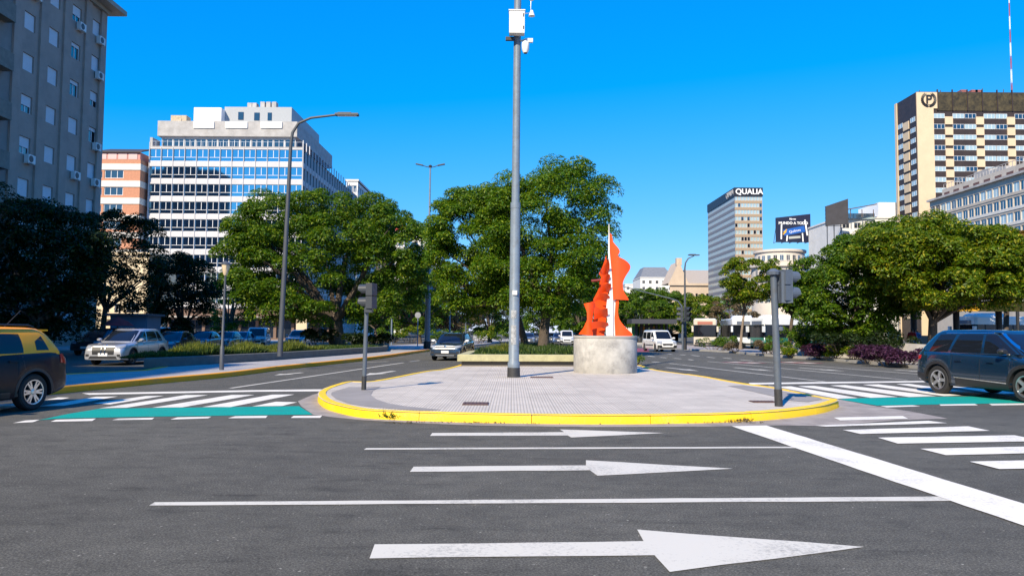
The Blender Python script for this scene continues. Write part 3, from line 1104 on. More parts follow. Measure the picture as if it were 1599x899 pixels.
for r0, r1 in ((1.0, 1.35),):
    ring = []
    for i in range(n + 1):
        t = math.pi * i / n
        ring.append([(wC * .72 + r0 * math.cos(t), -.1, zA + 2.0 + r0 * math.sin(t)), (wC * .72 + r1 * math.cos(t), -.1, zA + 2.0 + r1 * math.sin(t)),
                     (wC * .72 + r1 * math.cos(t), -.003, zA + 2.0 + r1 * math.sin(t)), (wC * .72 + r0 * math.cos(t), -.003, zA + 2.0 + r0 * math.sin(t))])
    mb.loft(ring)
mb.build('arch', CRM, ch)
window(ch, FC, wC * .72, zA + .02, 1.96, 1.96, 'three', FRW, GLASS, .15)
for u in (1.7, 3.5):
    window(ch, FC, u, zA + .22, .96, 1.56, 'two', FRW, GLASS, .15)
mb = MB()
mb.box(-.2, wC + .2, -.5, -.003, zA - .6, zA - .35)
for t in np.arange(0, wC, .3):
    mb.box(t, t + .1, -.45, -.35, zA - .35, zA + .3)
mb.box(-.1, wC + .1, -.48, -.32, zA + .3, zA + .4)
mb.build('balcony', CRM, ch)
mb = MB()
mb.box(-.3, wC + .3, -.4, 10, hC, hC + .4)
mb.build('cornice', CRM, ch)

# ---- generic distant building
def simple_block(name, label, u0, u1, vtop, Y, depth, m, fh=3.2, bw=2.6, frac=(.62, .5), frame=FRW, side=None, roofh=0.0, roofm=None, zmin=6.0, style='two'):
    a, b = P(u0, vtop, Y), P(u1, vtop, Y)
    w, h = b.x - a.x, (a.z + b.z) / 2
    t = thing(name, label, 'building', (a.x, Y, 0))
    mb = MB()
    M = fmat((0, 0, 0), '-y')
    nc, nf = max(1, int(w / bw)), int((h - 1) / fh)
    ops = []
    for k in range(nf):
        z = h - .6 - (k + 1) * fh + fh * (1 - frac[1]) * .5
        if z < zmin:
            break
        for i in range(nc):
            c = (i + .5) * w / nc
            ops.append((c - w / nc * frac[0] / 2, c + w / nc * frac[0] / 2, z, z + fh * frac[1]))
    wall_grid(mb, M, 0, w, 0, h, ops, .3)
    mb.box(0, w, .31, depth, h - .3, h - .02)
    sops = []
    if side:
        Ms = fmat((0, depth, 0), '-x') if side == '-x' else fmat((w, 0, 0), '+x')
        ns = max(1, int(depth / bw))
        for o in [q for q in ops if q[0] == ops[0][0]]:
            for i in range(ns):
                c = (i + .5) * depth / ns
                sops.append((c - depth / ns * frac[0] / 2, c + depth / ns * frac[0] / 2, o[2], o[3]))
        wall_grid(mb, Ms, 0, depth, 0, h, sops, .3)
    else:
        mb.box(0.004, .2, .01, depth, 0, h - .3)
        mb.box(w - .2, w - .004, .01, depth, 0, h - .3)
    mb.build('wall', m, t)
    for o in ops:
        window(t, M, (o[0] + o[1]) / 2, o[2] + .01, o[1] - o[0] - .02, o[3] - o[2] - .02, style, frame, GLASS, .15)
    if side:
        for o in sops:
            window(t, Ms, (o[0] + o[1]) / 2, o[2] + .01, o[1] - o[0] - .02, o[3] - o[2] - .02, 'plain', frame, GLASS, .15)
    mb = MB()
    mb.box(-.25, w + .25, -.25, depth, h, h + .5)
    mb.build('parapet', m, t)
    if roofh:
        mb = MB()
        mb.add([(0, 0.3, h + .5), (w, .3, h + .5), (w, depth, h + .5), (0, depth, h + .5), (w * .18, depth * .3, h + .5 + roofh), (w * .82, depth * .3, h + .5 + roofh), (w * .82, depth * .8, h + .5 + roofh), (w * .18, depth * .8, h + .5 + roofh)],
               [(0, 1, 5, 4), (1, 2, 6, 5), (2, 3, 7, 6), (3, 0, 4, 7), (4, 5, 6, 7)])
        mb.build('roof', roofm or SLATE, t)
    return t
SLATE = mat('slate_roof', (0.16, 0.17, 0.19), 0.7, var=0.15, scale=1)
BLUEG = mat('blue_grey_panel', (0.20, 0.27, 0.36), 0.4)
STONE = mat('pale_stone', (0.56, 0.50, 0.44), 0.85, var=0.1, scale=0.3)
WSTONE = mat('white_stone', (0.66, 0.64, 0.61), 0.8, var=0.08, scale=0.3)
simple_block('glazed_block', 'narrow white and blue block just right of the white office block', 541, 559, 283, 215, 30, WSTONE, side='+x', frac=(.8, .6))
simple_block('dark_far_block', 'dark low block showing just above the left big tree', 574, 604, 318, 260, 20, mat('dark_brown_render', (0.12, 0.09, 0.08), 0.9))
simple_block('red_roofed_house', 'far white house with a small red roof left of the double lamp', 608, 632, 362, 330, 14, WSTONE, roofh=5.0, roofm=mat('red_roof', (0.5, 0.07, 0.04), 0.7))
simple_block('white_tower_house', 'far small white tower beside the double armed lamp', 643, 665, 357, 350, 14, WSTONE, fh=4.5, bw=3.2, frac=(.4, .55))
simple_block('blue_far_block', 'far bluish block low behind the double armed lamp', 655, 690, 388, 300, 14, BLUEG, fh=3.2, bw=3)
simple_block('mansard_block', 'far white block with grey mansard roof left of the gabled theatre', 1000, 1052, 434, 480, 30, WSTONE, fh=4, bw=4, frac=(.4, .5), roofh=7, roofm=SLATE)
simple_block('low_white_block', 'far low white block just right of the orange sculpture', 976, 1004, 444, 520, 30, WSTONE, fh=4, bw=4, frac=(.4, .5))

# ---- gabled theatre
YT = 400.0
a, b = P(1046, 470, YT), P(1102, 470, YT)
th = thing('gabled_theatre', 'far beige stone theatre with gabled front and big pitched roof', 'building', (a.x, YT, 0))
w = b.x - a.x
g = P(1060, 412, YT).x - a.x
ze, zp = P(1060, 442, YT).z, P(1060, 408, YT).z
TST = mat('theatre_stone', (0.50, 0.40, 0.31), 0.85, var=0.1, scale=0.2)
mb = MB()
Mt = fmat((0, 0, 0), '-y')
ot = [(x, x + 1.2, z, z + 3.2) for z in (12, 19) for x in np.arange(2.2, w + 12, 2.8)]
wall_grid(mb, Mt, 0, w + 14, 0, ze, ot, .5)
mb.build('wall', TST, th)
for o in ot:
    window(th, Mt, (o[0] + o[1]) / 2, o[2] + .01, 1.18, 3.18, 'plain', FRD, GLASS, .3)
mb = MB()
mb.add([(-.6, -.6, ze), (2 * g, -.6, ze), (g, -.6, zp), (-.6, 20, ze), (2 * g, 20, ze), (g, 20, zp)], [(0, 1, 2), (3, 5, 4), (0, 2, 5, 3), (1, 4, 5, 2)])
mb.build('gable', TST, th)
mb = MB()
mb.box(-.8, w + 14, -.9, .2, ze - 1.2, ze - .02)
mb.box(-.4, w + 14, -.6, -.003, ze - 8.5, ze - 7.8)
mb.build('cornice', TST, th)
mb = MB()
zz = P(1080, 420, YT).z
mb.add([(g + 2, 1, ze), (w + 14, 1, ze), (w + 14, 22, ze), (g + 2, 22, ze), (g + 4, 7, zz), (w + 14, 7, zz), (w + 14, 18, zz), (g + 4, 18, zz)], [(0, 1, 5, 4), (1, 2, 6, 5), (2, 3, 7, 6), (3, 0, 4, 7), (4, 5, 6, 7)])
mb.build('roof', mat('zinc_roof', (0.30, 0.27, 0.26), 0.7, var=0.1), th)
mb = MB()
mb.box(g - 1.2, g + 1.6, 0, 3, zp - 2, zp + 1.8)
mb.build('finial_block', TST, th)

# ---- tower with the QUALIA sign
YQ = 340.0
a, b = P(1147, 293, YQ), P(1190, 293, YQ)
DKSIGN = mat('dark_sign_band', (0.012, 0.013, 0.022), 0.5)
LET = mat('sign_letters', (0.85, 0.85, 0.85), 0.5)
qt = thing('glass_tower', 'slab office tower with tan and glass floor bands under a dark sign reading QUALIA', 'building', (a.x, YQ, 0))
w, h = b.x - a.x, a.z
dep = 47.0
TAN = mat('tan_spandrel', (0.34, 0.245, 0.16), 0.7, var=0.06)
GRS = mat('grey_spandrel', (0.17, 0.175, 0.20), 0.7)
SKYG = mat('pale_curtain_glass', (0.36, 0.46, 0.48), 0.06, spec=1.0)
SKYG.node_tree.nodes['Principled BSDF'].inputs['IOR'].default_value = 1.8
zb = h - P(1147, 293, YQ).z + P(1150, 306.5, YQ).z
NFQ = 20
fhq = 3.02
mb = MB()
Mq = fmat((0, 0, 0), '-y')
Ms = fmat((0, dep, 0), '-x')
opq, opsd = [], []
NQ, NS = 9, 30
for k in range(NFQ):
    z = zb - (k + 1) * fhq + 1.15
    opq += [(i * w / NQ + .08, (i + 1) * w / NQ - .08, z, z + 1.75) for i in range(NQ)]
    opsd += [(i * dep / NS + .1, (i + 1) * dep / NS - .1, z, z + 1.75) for i in range(NS)]
wall_grid(mb, Mq, 0, w, 0, zb, opq, .25)
mb.box(w - .1, w, .01, dep, 0, zb)
mb.build('wall', TAN, qt)
mb = MB()
wall_grid(mb, Ms, 0, dep, 0, zb, opsd, .25)
mb.build('side_wall', GRS, qt)
rq = random.Random(3)
for o in opq:
    window(qt, Mq, (o[0] + o[1]) / 2, o[2] + .01, o[1] - o[0] - .02, 1.73, 'plain', FRW, SKYG if rq.random() < .86 else GLASS, .1)
for k in range(NFQ):
    z = zb - (k + 1) * fhq + 1.15
    pb = MB()
    for i in range(NS):
        pb.box(i * dep / NS + .16, (i + 1) * dep / NS - .16, .1, .14, z + .06, z + 1.69, Ms)
    pb.build('window_band', SKYG, qt)
mb = MB()
mb.box(-.25, w + .25, -.25, dep + .2, zb, h)
mb.build('sign_band', DKSIGN, qt)
zc = (zb + h) / 2
lettering(qt, Mq, 'QUALIA', w * .52, zc, 3.4, LET, -.4, bold=.06)
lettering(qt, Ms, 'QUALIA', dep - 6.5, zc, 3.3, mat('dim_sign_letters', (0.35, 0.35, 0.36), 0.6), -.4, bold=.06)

# ---- curved corner building carrying the billboard
YV = 262.0
c = P(1233, 390, YV)
cv = thing('round_corner_building', 'cream round fronted building with balustraded top below the blue billboard', 'building', (c.x, YV + 10, 0))
prof = []
rad = 9.6
zt_ = c.z + .5
for (r, z) in ((rad, 0), (rad, zt_ - 11), (rad + .9, zt_ - 10.8), (rad + .9, zt_ - 10.2), (rad, zt_ - 10), (rad, zt_ - 6.2), (rad + 1.0, zt_ - 6), (rad + 1.0, zt_ - 5.2), (rad - 1, zt_ - 5), (rad - 1.2, zt_ - 1), (rad - .6, zt_ - .8), (rad - .6, zt_)):
    prof.append((r, z))
MB().lathe(prof, 40).build('wall', STONE, cv, smooth=30)
for z in (zt_ - 4.4, zt_ - 9.4, zt_ - 14.5, zt_ - 18.5):
    for k in range(-5, 6):
        t = -math.pi / 2 + k * .25
        rr_ = rad + .03 - (1.1 if z > zt_ - 5 else 0)
        M = Matrix.Translation((rr_ * math.cos(t), rr_ * math.sin(t), 0)) @ Matrix.Rotation(t + math.pi / 2, 4, 'Z')
        window(cv, M, 0, z, 1.3, 2.4, 'two', FRW, GLASS, -.06)
mb = MB()
for k in range(48):
    t = -math.pi + k * math.pi / 47
    mb.tube([(10.3 * math.cos(t), 10.3 * math.sin(t), zt_ - 5.2), (10.3 * math.cos(t), 10.3 * math.sin(t), zt_ - 4.3)], .12, 5)
mb.lathe([(10.1, zt_ - 4.3), (10.5, zt_ - 4.3), (10.5, zt_ - 4.1), (10.1, zt_ - 4.1)], 40, close=True)
mb.build('balustrade', STONE, cv)
# billboard on its roof
BBL = mat('billboard_navy', (0.008, 0.012, 0.04), 0.5)
a, b = P(1212, 378, YV), P(1266, 376, YV)
bb = thing('billboard', 'navy roof billboard with white lettering and a bright blue panel', 'billboard', ((a.x + b.x) / 2, YV, a.z))
w = b.x - a.x
hL, hR = P(1212, 340, YV).z - a.z, P(1266, 334, YV).z - a.z
mb = MB()
mb.add([(-w / 2, 0, 0), (w / 2, 0, 0), (w / 2, 0, hR), (-w / 2, 0, hL), (-w / 2, .5, 0), (w / 2, .5, 0), (w / 2, .5, hR), (-w / 2, .5, hL)], [(0, 1, 2, 3), (4, 7, 6, 5), (0, 4, 5, 1), (1, 5, 6, 2), (2, 6, 7, 3), (3, 7, 4, 0)])
mb.build('panel', BBL, bb)
MI = Matrix.Identity(4)
lettering(bb, MI, 'MUNDO A TODO', 0, hL * .78, 1.25, LET, -.05, bold=.03, ext=.02)
lettering(bb, MI, 'Nuevo', -.2, hL * .95, .8, LET, -.05, bold=.03, ext=.02)
def slat(x, z, l, t, ang, m, nm):
    M = Matrix.Translation((x, 0, z)) @ Matrix.Rotation(ang, 4, 'Y')
    return MB().box(-l / 2, l / 2, -.06, -.004, -t / 2, t / 2, M).build(nm, m, bb)
BBB = mat('billboard_blue', (0.01, 0.10, 0.42), 0.5)
slat(.3, hL * .47, 7.4, 2.1, -.2, BBB, 'blue_panel')
MBy = mat('billboard_yellow', (0.8, 0.42, 0.03), 0.5)
for q in (-.35, .35):
    o = slat(-2.9 + q * .3, hL * .42 + q, 1.5, .35, -.75, MBy, 'yellow_stripe')
    o.location.y = -.08
lettering(bb, MI, 'Quilmes', .5, hL * .46, 1.2, LET, -.1, ext=.02, tilt=-.2)
slat(-4.1, hL * .42, .45, 5.0, .03, LET, 'white_bar')
slat(4.4, hL * .6, .5, 5.4, -.14, LET, 'white_bar')
slat(-2.2, hL * .17, .4, 2.2, .1, LET, 'white_bar')
slat(3.2, hL * .2, .4, 3.0, -.06, LET, 'white_bar')
slat(.4, hL * .2, 4.0, .8, -.08, mat('billboard_grey', (0.4, 0.42, 0.4), .5), 'grey_panel')
mb = MB()
for x in np.linspace(-w / 2 + .5, w / 2 - .5, 5):
    mb.tube([(x, .5, hL * .9), (x, 4, 0)], .1, 5)
    mb.tube([(x, .5, .2), (x, 4, .2)], .1, 5)
mb.build('frame', POLED, bb)

simple_block('blue_sliver_block', 'narrow blue glass block between the sign tower and the billboard building', 1191, 1205, 392, 330, 14, BLUEG, frac=(.7, .6))
# ---- long white block with dark billboard, before the hotel
t = simple_block('terraced_white_block', 'white block with roof terrace awning left of the hotel tower', 1312, 1402, 341, 232, 25, WSTONE, bw=3.4, frac=(.6, .55))
rl = t.location
mb = MB()
pxbox(mb, 1372, 1401, 316, 343, 236, 14, t)
mb.build('roof_room', WHITEP, t)
a, b = P(1318, 330, 231), P(1362, 322, 231)
mb = MB()
mb.add([(a.x - rl.x, -4, a.z), (b.x - rl.x, -4, b.z), (b.x - rl.x, 6, b.z + .8), (a.x - rl.x, 6, a.z + .8), (a.x - rl.x, -4, a.z + .3), (b.x - rl.x, -4, b.z + .3), (b.x - rl.x, 6, b.z + 1.1), (a.x - rl.x, 6, a.z + 1.1)],
       [(0, 1, 5, 4), (4, 5, 6, 7), (1, 2, 6, 5), (3, 0, 4, 7), (2, 3, 7, 6), (0, 3, 2, 1)])
for q in (.1, .5, .9):
    xq = a.x - rl.x + (b.x - a.x) * q
    mb.tube([(xq, -3.5, P(1340, 341, 231).z), (xq, -3.5, a.z + .2)], .12, 6)
mb.build('awning', mat('awning_brown', (0.10, 0.07, 0.06), .8), t)
pxbox(MB(), 1316, 1366, 333, 342, 231.4, .4, t).build('glass_railing', SKYG, t)
a, b = P(1290, 352, 225), P(1318, 352, 225)
d2 = thing('dark_billboard', 'dark blank side billboard on a lattice left of the white terrace block', 'billboard', ((a.x + b.x) / 2, 225, 0))
w = b.x - a.x
zl, zr_ = P(1290, 322, 225).z, P(1318, 313, 225).z
mb = MB()
mb.add([(-w / 2, 0, a.z), (w / 2, -3, a.z), (w / 2, -3, zr_), (-w / 2, 0, zl), (-w / 2, .5, a.z), (w / 2, -2.5, a.z), (w / 2, -2.5, zr_), (-w / 2, .5, zl)], [(0, 1, 2, 3), (4, 7, 6, 5), (0, 4, 5, 1), (1, 5, 6, 2), (2, 6, 7, 3), (3, 7, 4, 0)])
mb.build('panel', mat('billboard_back', (0.03, 0.028, 0.035), .7, var=.3, scale=.5), d2)
mb = MB()
for x in (-w / 2 + .6, 0, w / 2 - .6):
    mb.tube([(x, .8, 0), (x, .8, zl)], .15, 5)
for k in range(6):
    z = a.z + k * (zl - a.z) / 5
    mb.tube([(-w / 2, .8, z), (w / 2, .8, z)], .08, 5)
mb.build('lattice', POLED, d2)

# ---- hotel tower with wreath emblem
YH = 212.0
a, b = P(1431, 144, YH), P(1720, 144, YH)
HB = mat('hotel_beige', (0.62, 0.48, 0.32), 0.8, var=0.06, scale=0.3)
HD = mat('hotel_dark_panel', (0.035, 0.022, 0.018), 0.55, var=0.3, scale=0.5)
HT = mat('hotel_top_louvre', (0.045, 0.034, 0.014), 0.7, var=0.9, scale=0.7)
ht = thing('hotel_tower', 'tall beige and dark brown hotel tower with wreathed P emblem', 'building', (a.x, YH, 0))
h, w = a.z, b.x - a.x
sidel = 11.5
Mh = fmat((0, 0, 0), '-y')
Msd = fmat((0, sidel, 0), '-x')
k17 = YH / FPX
def hx(zu):                       # zoomed photo column -> metres along the front
    return (1280 + zu * .3115 - 1431) * k17
zt1 = P(1500, 173, YH).z          # bottom of the dark top band
mb = MB()
mb.box(0, w, 0.3, sidel, 0, h)
mb.build('core', HD, ht)
mb = MB()
mb.box(0, hx(570), 0, .297, 0, h)
mb.box(hx(570), hx(592), 0.0, .297, zt1 + .6, h)
mb.build('corner_pier', HB, ht)
fhh = 54.5 * .3115 * k17
wins, panels = [(570, 628)], []
for q in (0, 1, 2, 3):
    s = q * 158
    panels.append((628 + s, 668 + s))
    wins += [(668 + s, 727 + s), (729 + s, 788 + s)]
for r in range(20):
    z = P(1480, 184.5, YH).z - r * fhh
    if z < 8:
        break
    for (p, q) in wins:
        window(ht, Mh, (hx(p) + hx(q)) / 2, z, (hx(q) - hx(p)) - .05, 1.35, 'three', FRW, SKYG if rq.random() < .75 else GLASS, .2)
    for (p, q) in panels:
        MB().box(hx(p), hx(q), .05, .297, z - 1.75, z + .45).build('beige_panel', HB, ht)
for x in np.arange(hx(592), w, (hx(668) - hx(592)) * 1.0):
    MB().box(x - .12, x + .12, -.1, .29, zt1, h + .8).build('top_rib', HD, ht)
mb = MB()
mb.box(hx(592), w, .1, .297, zt1, h)
mb.build('top_band', HT, ht)
# left side of the tower
mb = MB()
mb.box(-.1, -.003, 0.3, sidel, 0, h - .0)
mb.build('side_wall', HD, ht)
mb = MB()
mb.box(-.35, -.103, sidel - .9, sidel + .3, 0, h)
mb.build('side_pier', HB, ht)
for r in range(20):
    z = P(1480, 184.5, YH).z - r * fhh
    if z < 8:
        break
    for yy in (2.0, 8.9):
        window(ht, Msd, sidel - yy, z - .7, 2.6, 1.35, 'two', FRW, SKYG, -.2)
    MB().box(-.3, -.103, 4.1, 7.2, z - 2.0, z + .3).build('beige_panel', HB, ht)
# emblem: letter P inside a wreath of leaves
EMB = mat('emblem_dark', (0.02, 0.018, 0.018), .5)
ec = Vector((hx(546), 0, P(1450, 156, YH).z))
er = 36 * .3115 * k17
em = lettering(ht, Mh, 'P', ec.x, ec.z, er * 1.75, EMB, -.1, bold=.05, name='emblem_letter')
for s_ in (-1, 1):
    for i in range(9):
        t = -math.pi / 2 + s_ * (0.16 + i * .29)
        for ro, dt in ((1.0, .0), (.82, .12 * s_)):
            p = Vector((ec.x + er * ro * math.cos(t + dt), -.06, ec.z + er * ro * math.sin(t + dt)))
            ang = t + s_ * 1.15
            dx, dz = math.cos(ang), math.sin(ang)
            L_, W_ = er * .3, er * .1
            mbb = MB()
            mbb.add([(p.x - dx * L_, -.02, p.z - dz * L_), (p.x + dz * W_, -.12, p.z - dx * W_), (p.x + dx * L_, -.02, p.z + dz * L_), (p.x - dz * W_, -.12, p.z + dx * W_)], [(0, 1, 2, 3)])
            mbb.build('wreath_leaf', EMB, ht)
mb = MB()
for x in np.arange(3, w - 3, 6.0):
    mb.tube([(x, 4, h), (x, 4, h + 1.6 + rs.random())], .12, 5)
mb.tube([(2, 4, h + 1.3), (w, 4, h + 1.3)], .08, 5)
mb.build('roof_railing', POLED, ht)
for x in (15.5, 18.5, 19.6):
    MB().box(x, x + 1.8, 5, 7, h, h + 2.4).build('roof_plant', mat('rust_red_plant', (0.25, 0.08, 0.06), .7), ht)
# red and white mast
a = P(1580, 140, 222)
mm = thing('antenna_mast', 'thin red and white lattice antenna mast rising above the hotel roof', 'antenna', (a.x, 222, a.z - 2))
for k in range(8):
    mb = MB()
    r_ = .2 - k * .015
    for q in range(3):
        t = q * 2.094
        mb.tube([(r_ * math.cos(t), r_ * math.sin(t), k * 4), (r_ * math.cos(t), r_ * math.sin(t), k * 4 + 4)], .045, 5)
        t2 = t + 2.094
        mb.tube([(r_ * math.cos(t), r_ * math.sin(t), k * 4), (r_ * math.cos(t2), r_ * math.sin(t2), k * 4 + 4)], .025, 4)
    mb.build('mast_section', mat('mast_red', (0.35, 0.06, 0.05), .6) if k % 2 == 0 else WHITEP, mm)

# ---- long office building on the far right (facade faces the avenue)
XR = 110.0
ro = thing('long_office_block', 'long pale office block with window rows at the right edge before the hotel', 'building', (XR, 165, 0))
Mr = fmat((0, 36, 0), '-x')       # u runs towards the camera
hr = P(1460, 316, 201).z
LRO = 62.0
PALE = mat('pale_panel', (0.46, 0.41, 0.35), 0.8, var=0.1, scale=0.5)
opr = []
nbr = 26
fr = 3.25
for k in range(8):
    z = hr - 1.2 - (k + 1) * fr + 1.0
    opr += [(i * LRO / nbr + .15, (i + 1) * LRO / nbr - .15, z, z + 2.1) for i in range(nbr)]
mb = MB()
wall_grid(mb, Mr, 0, LRO, 0, hr, opr, .4)
mb.box(.05, 30, 35.7, 35.99, 0, hr)
mb.box(.42, 30, -26, 35.7, hr - .3, hr - .02)
mb.box(.02, 30, -26, -25.8, 0, hr - .3)
mb.build('wall', PALE, ro)
for o in opr:
    window(ro, Mr, (o[0] + o[1]) / 2, o[2] + .01, o[1] - o[0] - .02, 2.08, 'two', FRW, SKYG if rq.random() < .3 else GLASS, .15)
for k in range(8):
    z = hr - 1.2 - (k + 1) * fr + .35
    MB().box(.0, LRO, -.12, -.003, z, z + .62, Mr).build('sill_panel', BND if k % 3 else PALE, ro)
mb = MB()
mb.box(-.3, LRO, -.7, 4, hr, hr + .5, Mr)
mb.build('cornice', OFFC, ro)
mb = MB()
mb.box(2.0, LRO, 2.2, 2.5, hr + .5, hr + 3.0, Mr)
mb.build('attic_wall', PALE, ro)
for i in range(14):
    MB().box(3 + i * 4.2, 5.4 + i * 4.2, 2.14, 2.196, hr + 1.2, hr + 2.0, Mr).build('attic_vent', mat('brown_vent', (0.12, 0.06, 0.05), .7), ro)
mb = MB()
for t in np.arange(2, LRO, 1.2):
    mb.box(t, t + .1, 2.6, 2.7, hr + 3.0, hr + 4.3, Mr)
mb.box(2, LRO, 2.58, 2.72, hr + 4.3, hr + 4.4, Mr)
mb.box(8, 14, 7, 12, hr, hr + 6.2, Mr)
mb.box(15, 22, 6, 12, hr, hr + 5.0, Mr)
mb.build('roof_terrace', OFFC, ro)
MB().box(47, LRO, 3.2, 20, hr + .5, hr + 8.5, Mr).build('dark_roof_storey', HD, ro)
# ---- blocks behind the camera, seen as dark shapes in the office windows
for nm, lb, x0, x1, y, h in (('mirrored_block', 'tallest block across the crossing, the dark shape mirrored in the left office windows', -176, -138, -70, 76),
                             ('mirrored_block', 'low block across the crossing, mirrored in the lower middle office windows', -137.5, -126, -72, 44),
                             ('mirrored_block', 'middle block across the crossing, mirrored right of the bright gap in the office windows', -125.5, -108, -70, 62),
                             ('mirrored_block', 'block across the crossing, mirrored in the rightmost office windows', -107.5, -84, -74, 53)):
    t = thing(nm, lb, 'building', ((x0 + x1) / 2, y, 0))
    w = (x1 - x0) / 2
    mb = MB()
    M = fmat((w, 0, 0), '+y')
    oo = [(u, u + 1.6, z, z + 1.8) for u in np.arange(1.5, 2 * w - 2, 3.2) for z in np.arange(2, h - 3, 3.3)]
    wall_grid(mb, M, 0, 2 * w, 0, h, oo, .3)
    mb.box(-w, w, -18, -.31, h - .5, h - .02)
    mb.box(-w, -w + .2, -18, -.01, 0, h - .5)
    mb.box(w - .2, w, -18, -.01, 0, h - .5)
    mb.build('wall', mat('dim_render', (0.12, 0.11, 0.11), .9), t)
    MB().box(-w * .4, w * .3, -12, -4, h, h + 5).build('roof_room', mat('dim_render', (0.12, 0.11, 0.11), .9), t)
# ------------------------------------------------------------------ sculpture
pcy = 27.4
pcx = P(945, 560, pcy).x
ped = thing('round_pedestal', 'round grey weathered concrete pedestal under the orange sculpture', 'pedestal', (pcx, pcy, KH - .012))
PR, PH = 1.12, 1.29
MB().lathe([(PR - .01, 0), (PR, .02), (PR, PH - .1), (PR - .015, PH - .08)], 56).build('drum', mat('weathered_concrete', (0.40, 0.385, 0.36), 0.85, var=0.22, scale=2.2, bump=0.35, bscale=25, dirt=((0.17, 0.165, 0.16), 0.75, 1.6)), ped, smooth=40)
MB().lathe([(PR + .015, PH - .08), (PR + .015, PH - .005), (PR, PH), (0.001, PH)], 56).build('cap', CONC, ped, smooth=40)
zp = KH - .012 + PH
ORG = mat('orange_enamel', (0.86, 0.075, 0.008), 0.38, spec=0.4, var=0.06, scale=3)
SCW = mat('sculpture_white', (0.72, 0.69, 0.66), 0.45, var=0.05)
scu = thing('abstract_sculpture', 'orange red abstract metal sculpture of curved plates on a white spine', 'sculpture', (pcx, pcy, zp))
kS = 120 / 568.0                               # zoom pixels -> photo pixels (zoom origin 890,350)
base = P(945, 522, pcy)
def sp(zx, zy):
    p = P(890 + zx * kS, 350 + zy * kS, pcy)
    return (p.x - pcx, p.z - P(890 + 300 * kS, 350 + 818 * kS, pcy).z)
def plate(name, zpts, yoff, curve, thick, m, ang=0.0, sub=4, tilt=0.0):
    pts = [sp(*q) for q in zpts]
    # smooth outline
    V2 = [Vector(p) for p in pts]
    V2 = catmull(V2 + [V2[0]], sub)[:-1] if sub > 1 else V2
    n = len(V2)
    x0 = min(p.x for p in V2)
    x1 = max(p.x for p in V2)
    def yy(x):
        t = (x - x0) / max(1e-4, x1 - x0)
        return yoff + curve * math.sin(math.pi * t) + ang * (x - (x0 + x1) / 2)
    zm = min(p.y for p in V2)
    bm = bmesh.new()
    f = [bm.verts.new((p.x, 0, p.y)) for p in V2]
    bm.faces.new(f)
    # slice into vertical strips so that the plate can bend
    for k in range(1, 10):
        xx = x0 + (x1 - x0) * k / 10
        bmesh.ops.bisect_plane(bm, geom=bm.verts[:] + bm.edges[:] + bm.faces[:], plane_co=(xx, 0, 0), plane_no=(1, 0, 0))
    for v in bm.verts:
        v.co.y = yy(v.co.x) + tilt * (v.co.z - zm)
    r = bmesh.ops.solidify(bm, geom=bm.faces[:], thickness=thick)
    bmesh.ops.recalc_face_normals(bm, faces=bm.faces)
    me = bpy.data.meshes.new(name)
    bm.to_mesh(me)
    bm.free()
    me.materials.append(m)
    me.shade_smooth()
    me.set_sharp_from_angle(angle=R(40))
    return link(name, me, scu)
# white spine: two tapering blades that meet in a needle
plate('spine', [(280, 0), (284, 0), (288, 210), (303, 380), (312, 560), (312, 818), (290, 818), (288, 560), (279, 380), (276, 210)], -0.20, 0.0, 0.05, SCW, sub=1)
plate('spine', [(300, 470), (330, 550), (345, 560), (338, 700), (332, 818), (318, 818), (306, 600)], -0.12, 0.0, 0.05, SCW, 0.3, sub=1)
plate('white_blade', [(272, 520), (290, 540), (288, 818), (262, 815), (258, 760), (270, 700), (258, 660), (262, 600)], -0.24, 0.0, 0.03, SCW, 0.25, sub=2)
# large right sail
plate('right_sail', [(290, 66), (304, 82), (312, 130), (350, 178), (360, 208), (346, 236), (395, 262), (436, 295), (438, 330), (412, 370), (390, 410), (382, 450), (392, 500), (428, 552), (400, 556), (330, 552), (312, 545), (300, 400), (290, 250), (286, 150)], -0.16, -0.10, 0.03, ORG, sub=2)
plate('right_foot', [(334, 560), (355, 560), (348, 640), (360, 700), (395, 748), (440, 790), (454, 816), (330, 818)], -0.14, -0.08, 0.03, ORG, sub=2)
plate('inner_panel', [(330, 555), (358, 560), (352, 690), (335, 700)], 0.28, 0.0, 0.03, ORG, sub=1)
# left stack of flaring plates
plate('left_sail', [(276, 215), (268, 250), (250, 300), (222, 355), (240, 380), (228, 420), (226, 455), (205, 500), (180, 545), (186, 600), (182, 700), (160, 760), (186, 818), (262, 815), (290, 600), (292, 420), (284, 280)], 0.34, 0.0, 0.03, ORG, 0.15, sub=1)
plate('left_wing', [(100, 582), (140, 575), (178, 560), (190, 600), (172, 640), (160, 720), (170, 818), (66, 806), (98, 760), (124, 700), (122, 640)], 0.10, -0.25, 0.03, ORG, -0.2, sub=1)
for k, pts in enumerate([[(214, 352), (268, 262), (282, 300), (290, 360), (244, 380)], [(236, 378), (262, 366), (288, 376), (292, 436), (258, 426), (226, 440)], [(222, 446), (262, 438), (294, 440), (300, 506), (250, 498), (206, 512)],
                         [(172, 566), (212, 506), (262, 512), (300, 545), (262, 570), (210, 556)], [(176, 606), (214, 626), (264, 618), (280, 694), (230, 680), (170, 702)], [(152, 716), (206, 712), (270, 722), (280, 740), (268, 772), (220, 758), (154, 772)]]):
    plate('left_rib', pts, -0.02 - .02 * k, -0.14, 0.03, ORG, 0.1, sub=1, tilt=-.9)
a = sp(160, 412)
b2 = sp(228, 406)
MB().tube([(a[0], .1, a[1]), (b2[0], .12, b2[1])], .045, 8).build('side_bar', mat('dark_red_bar', (0.2, 0.02, 0.015), .5), scu)

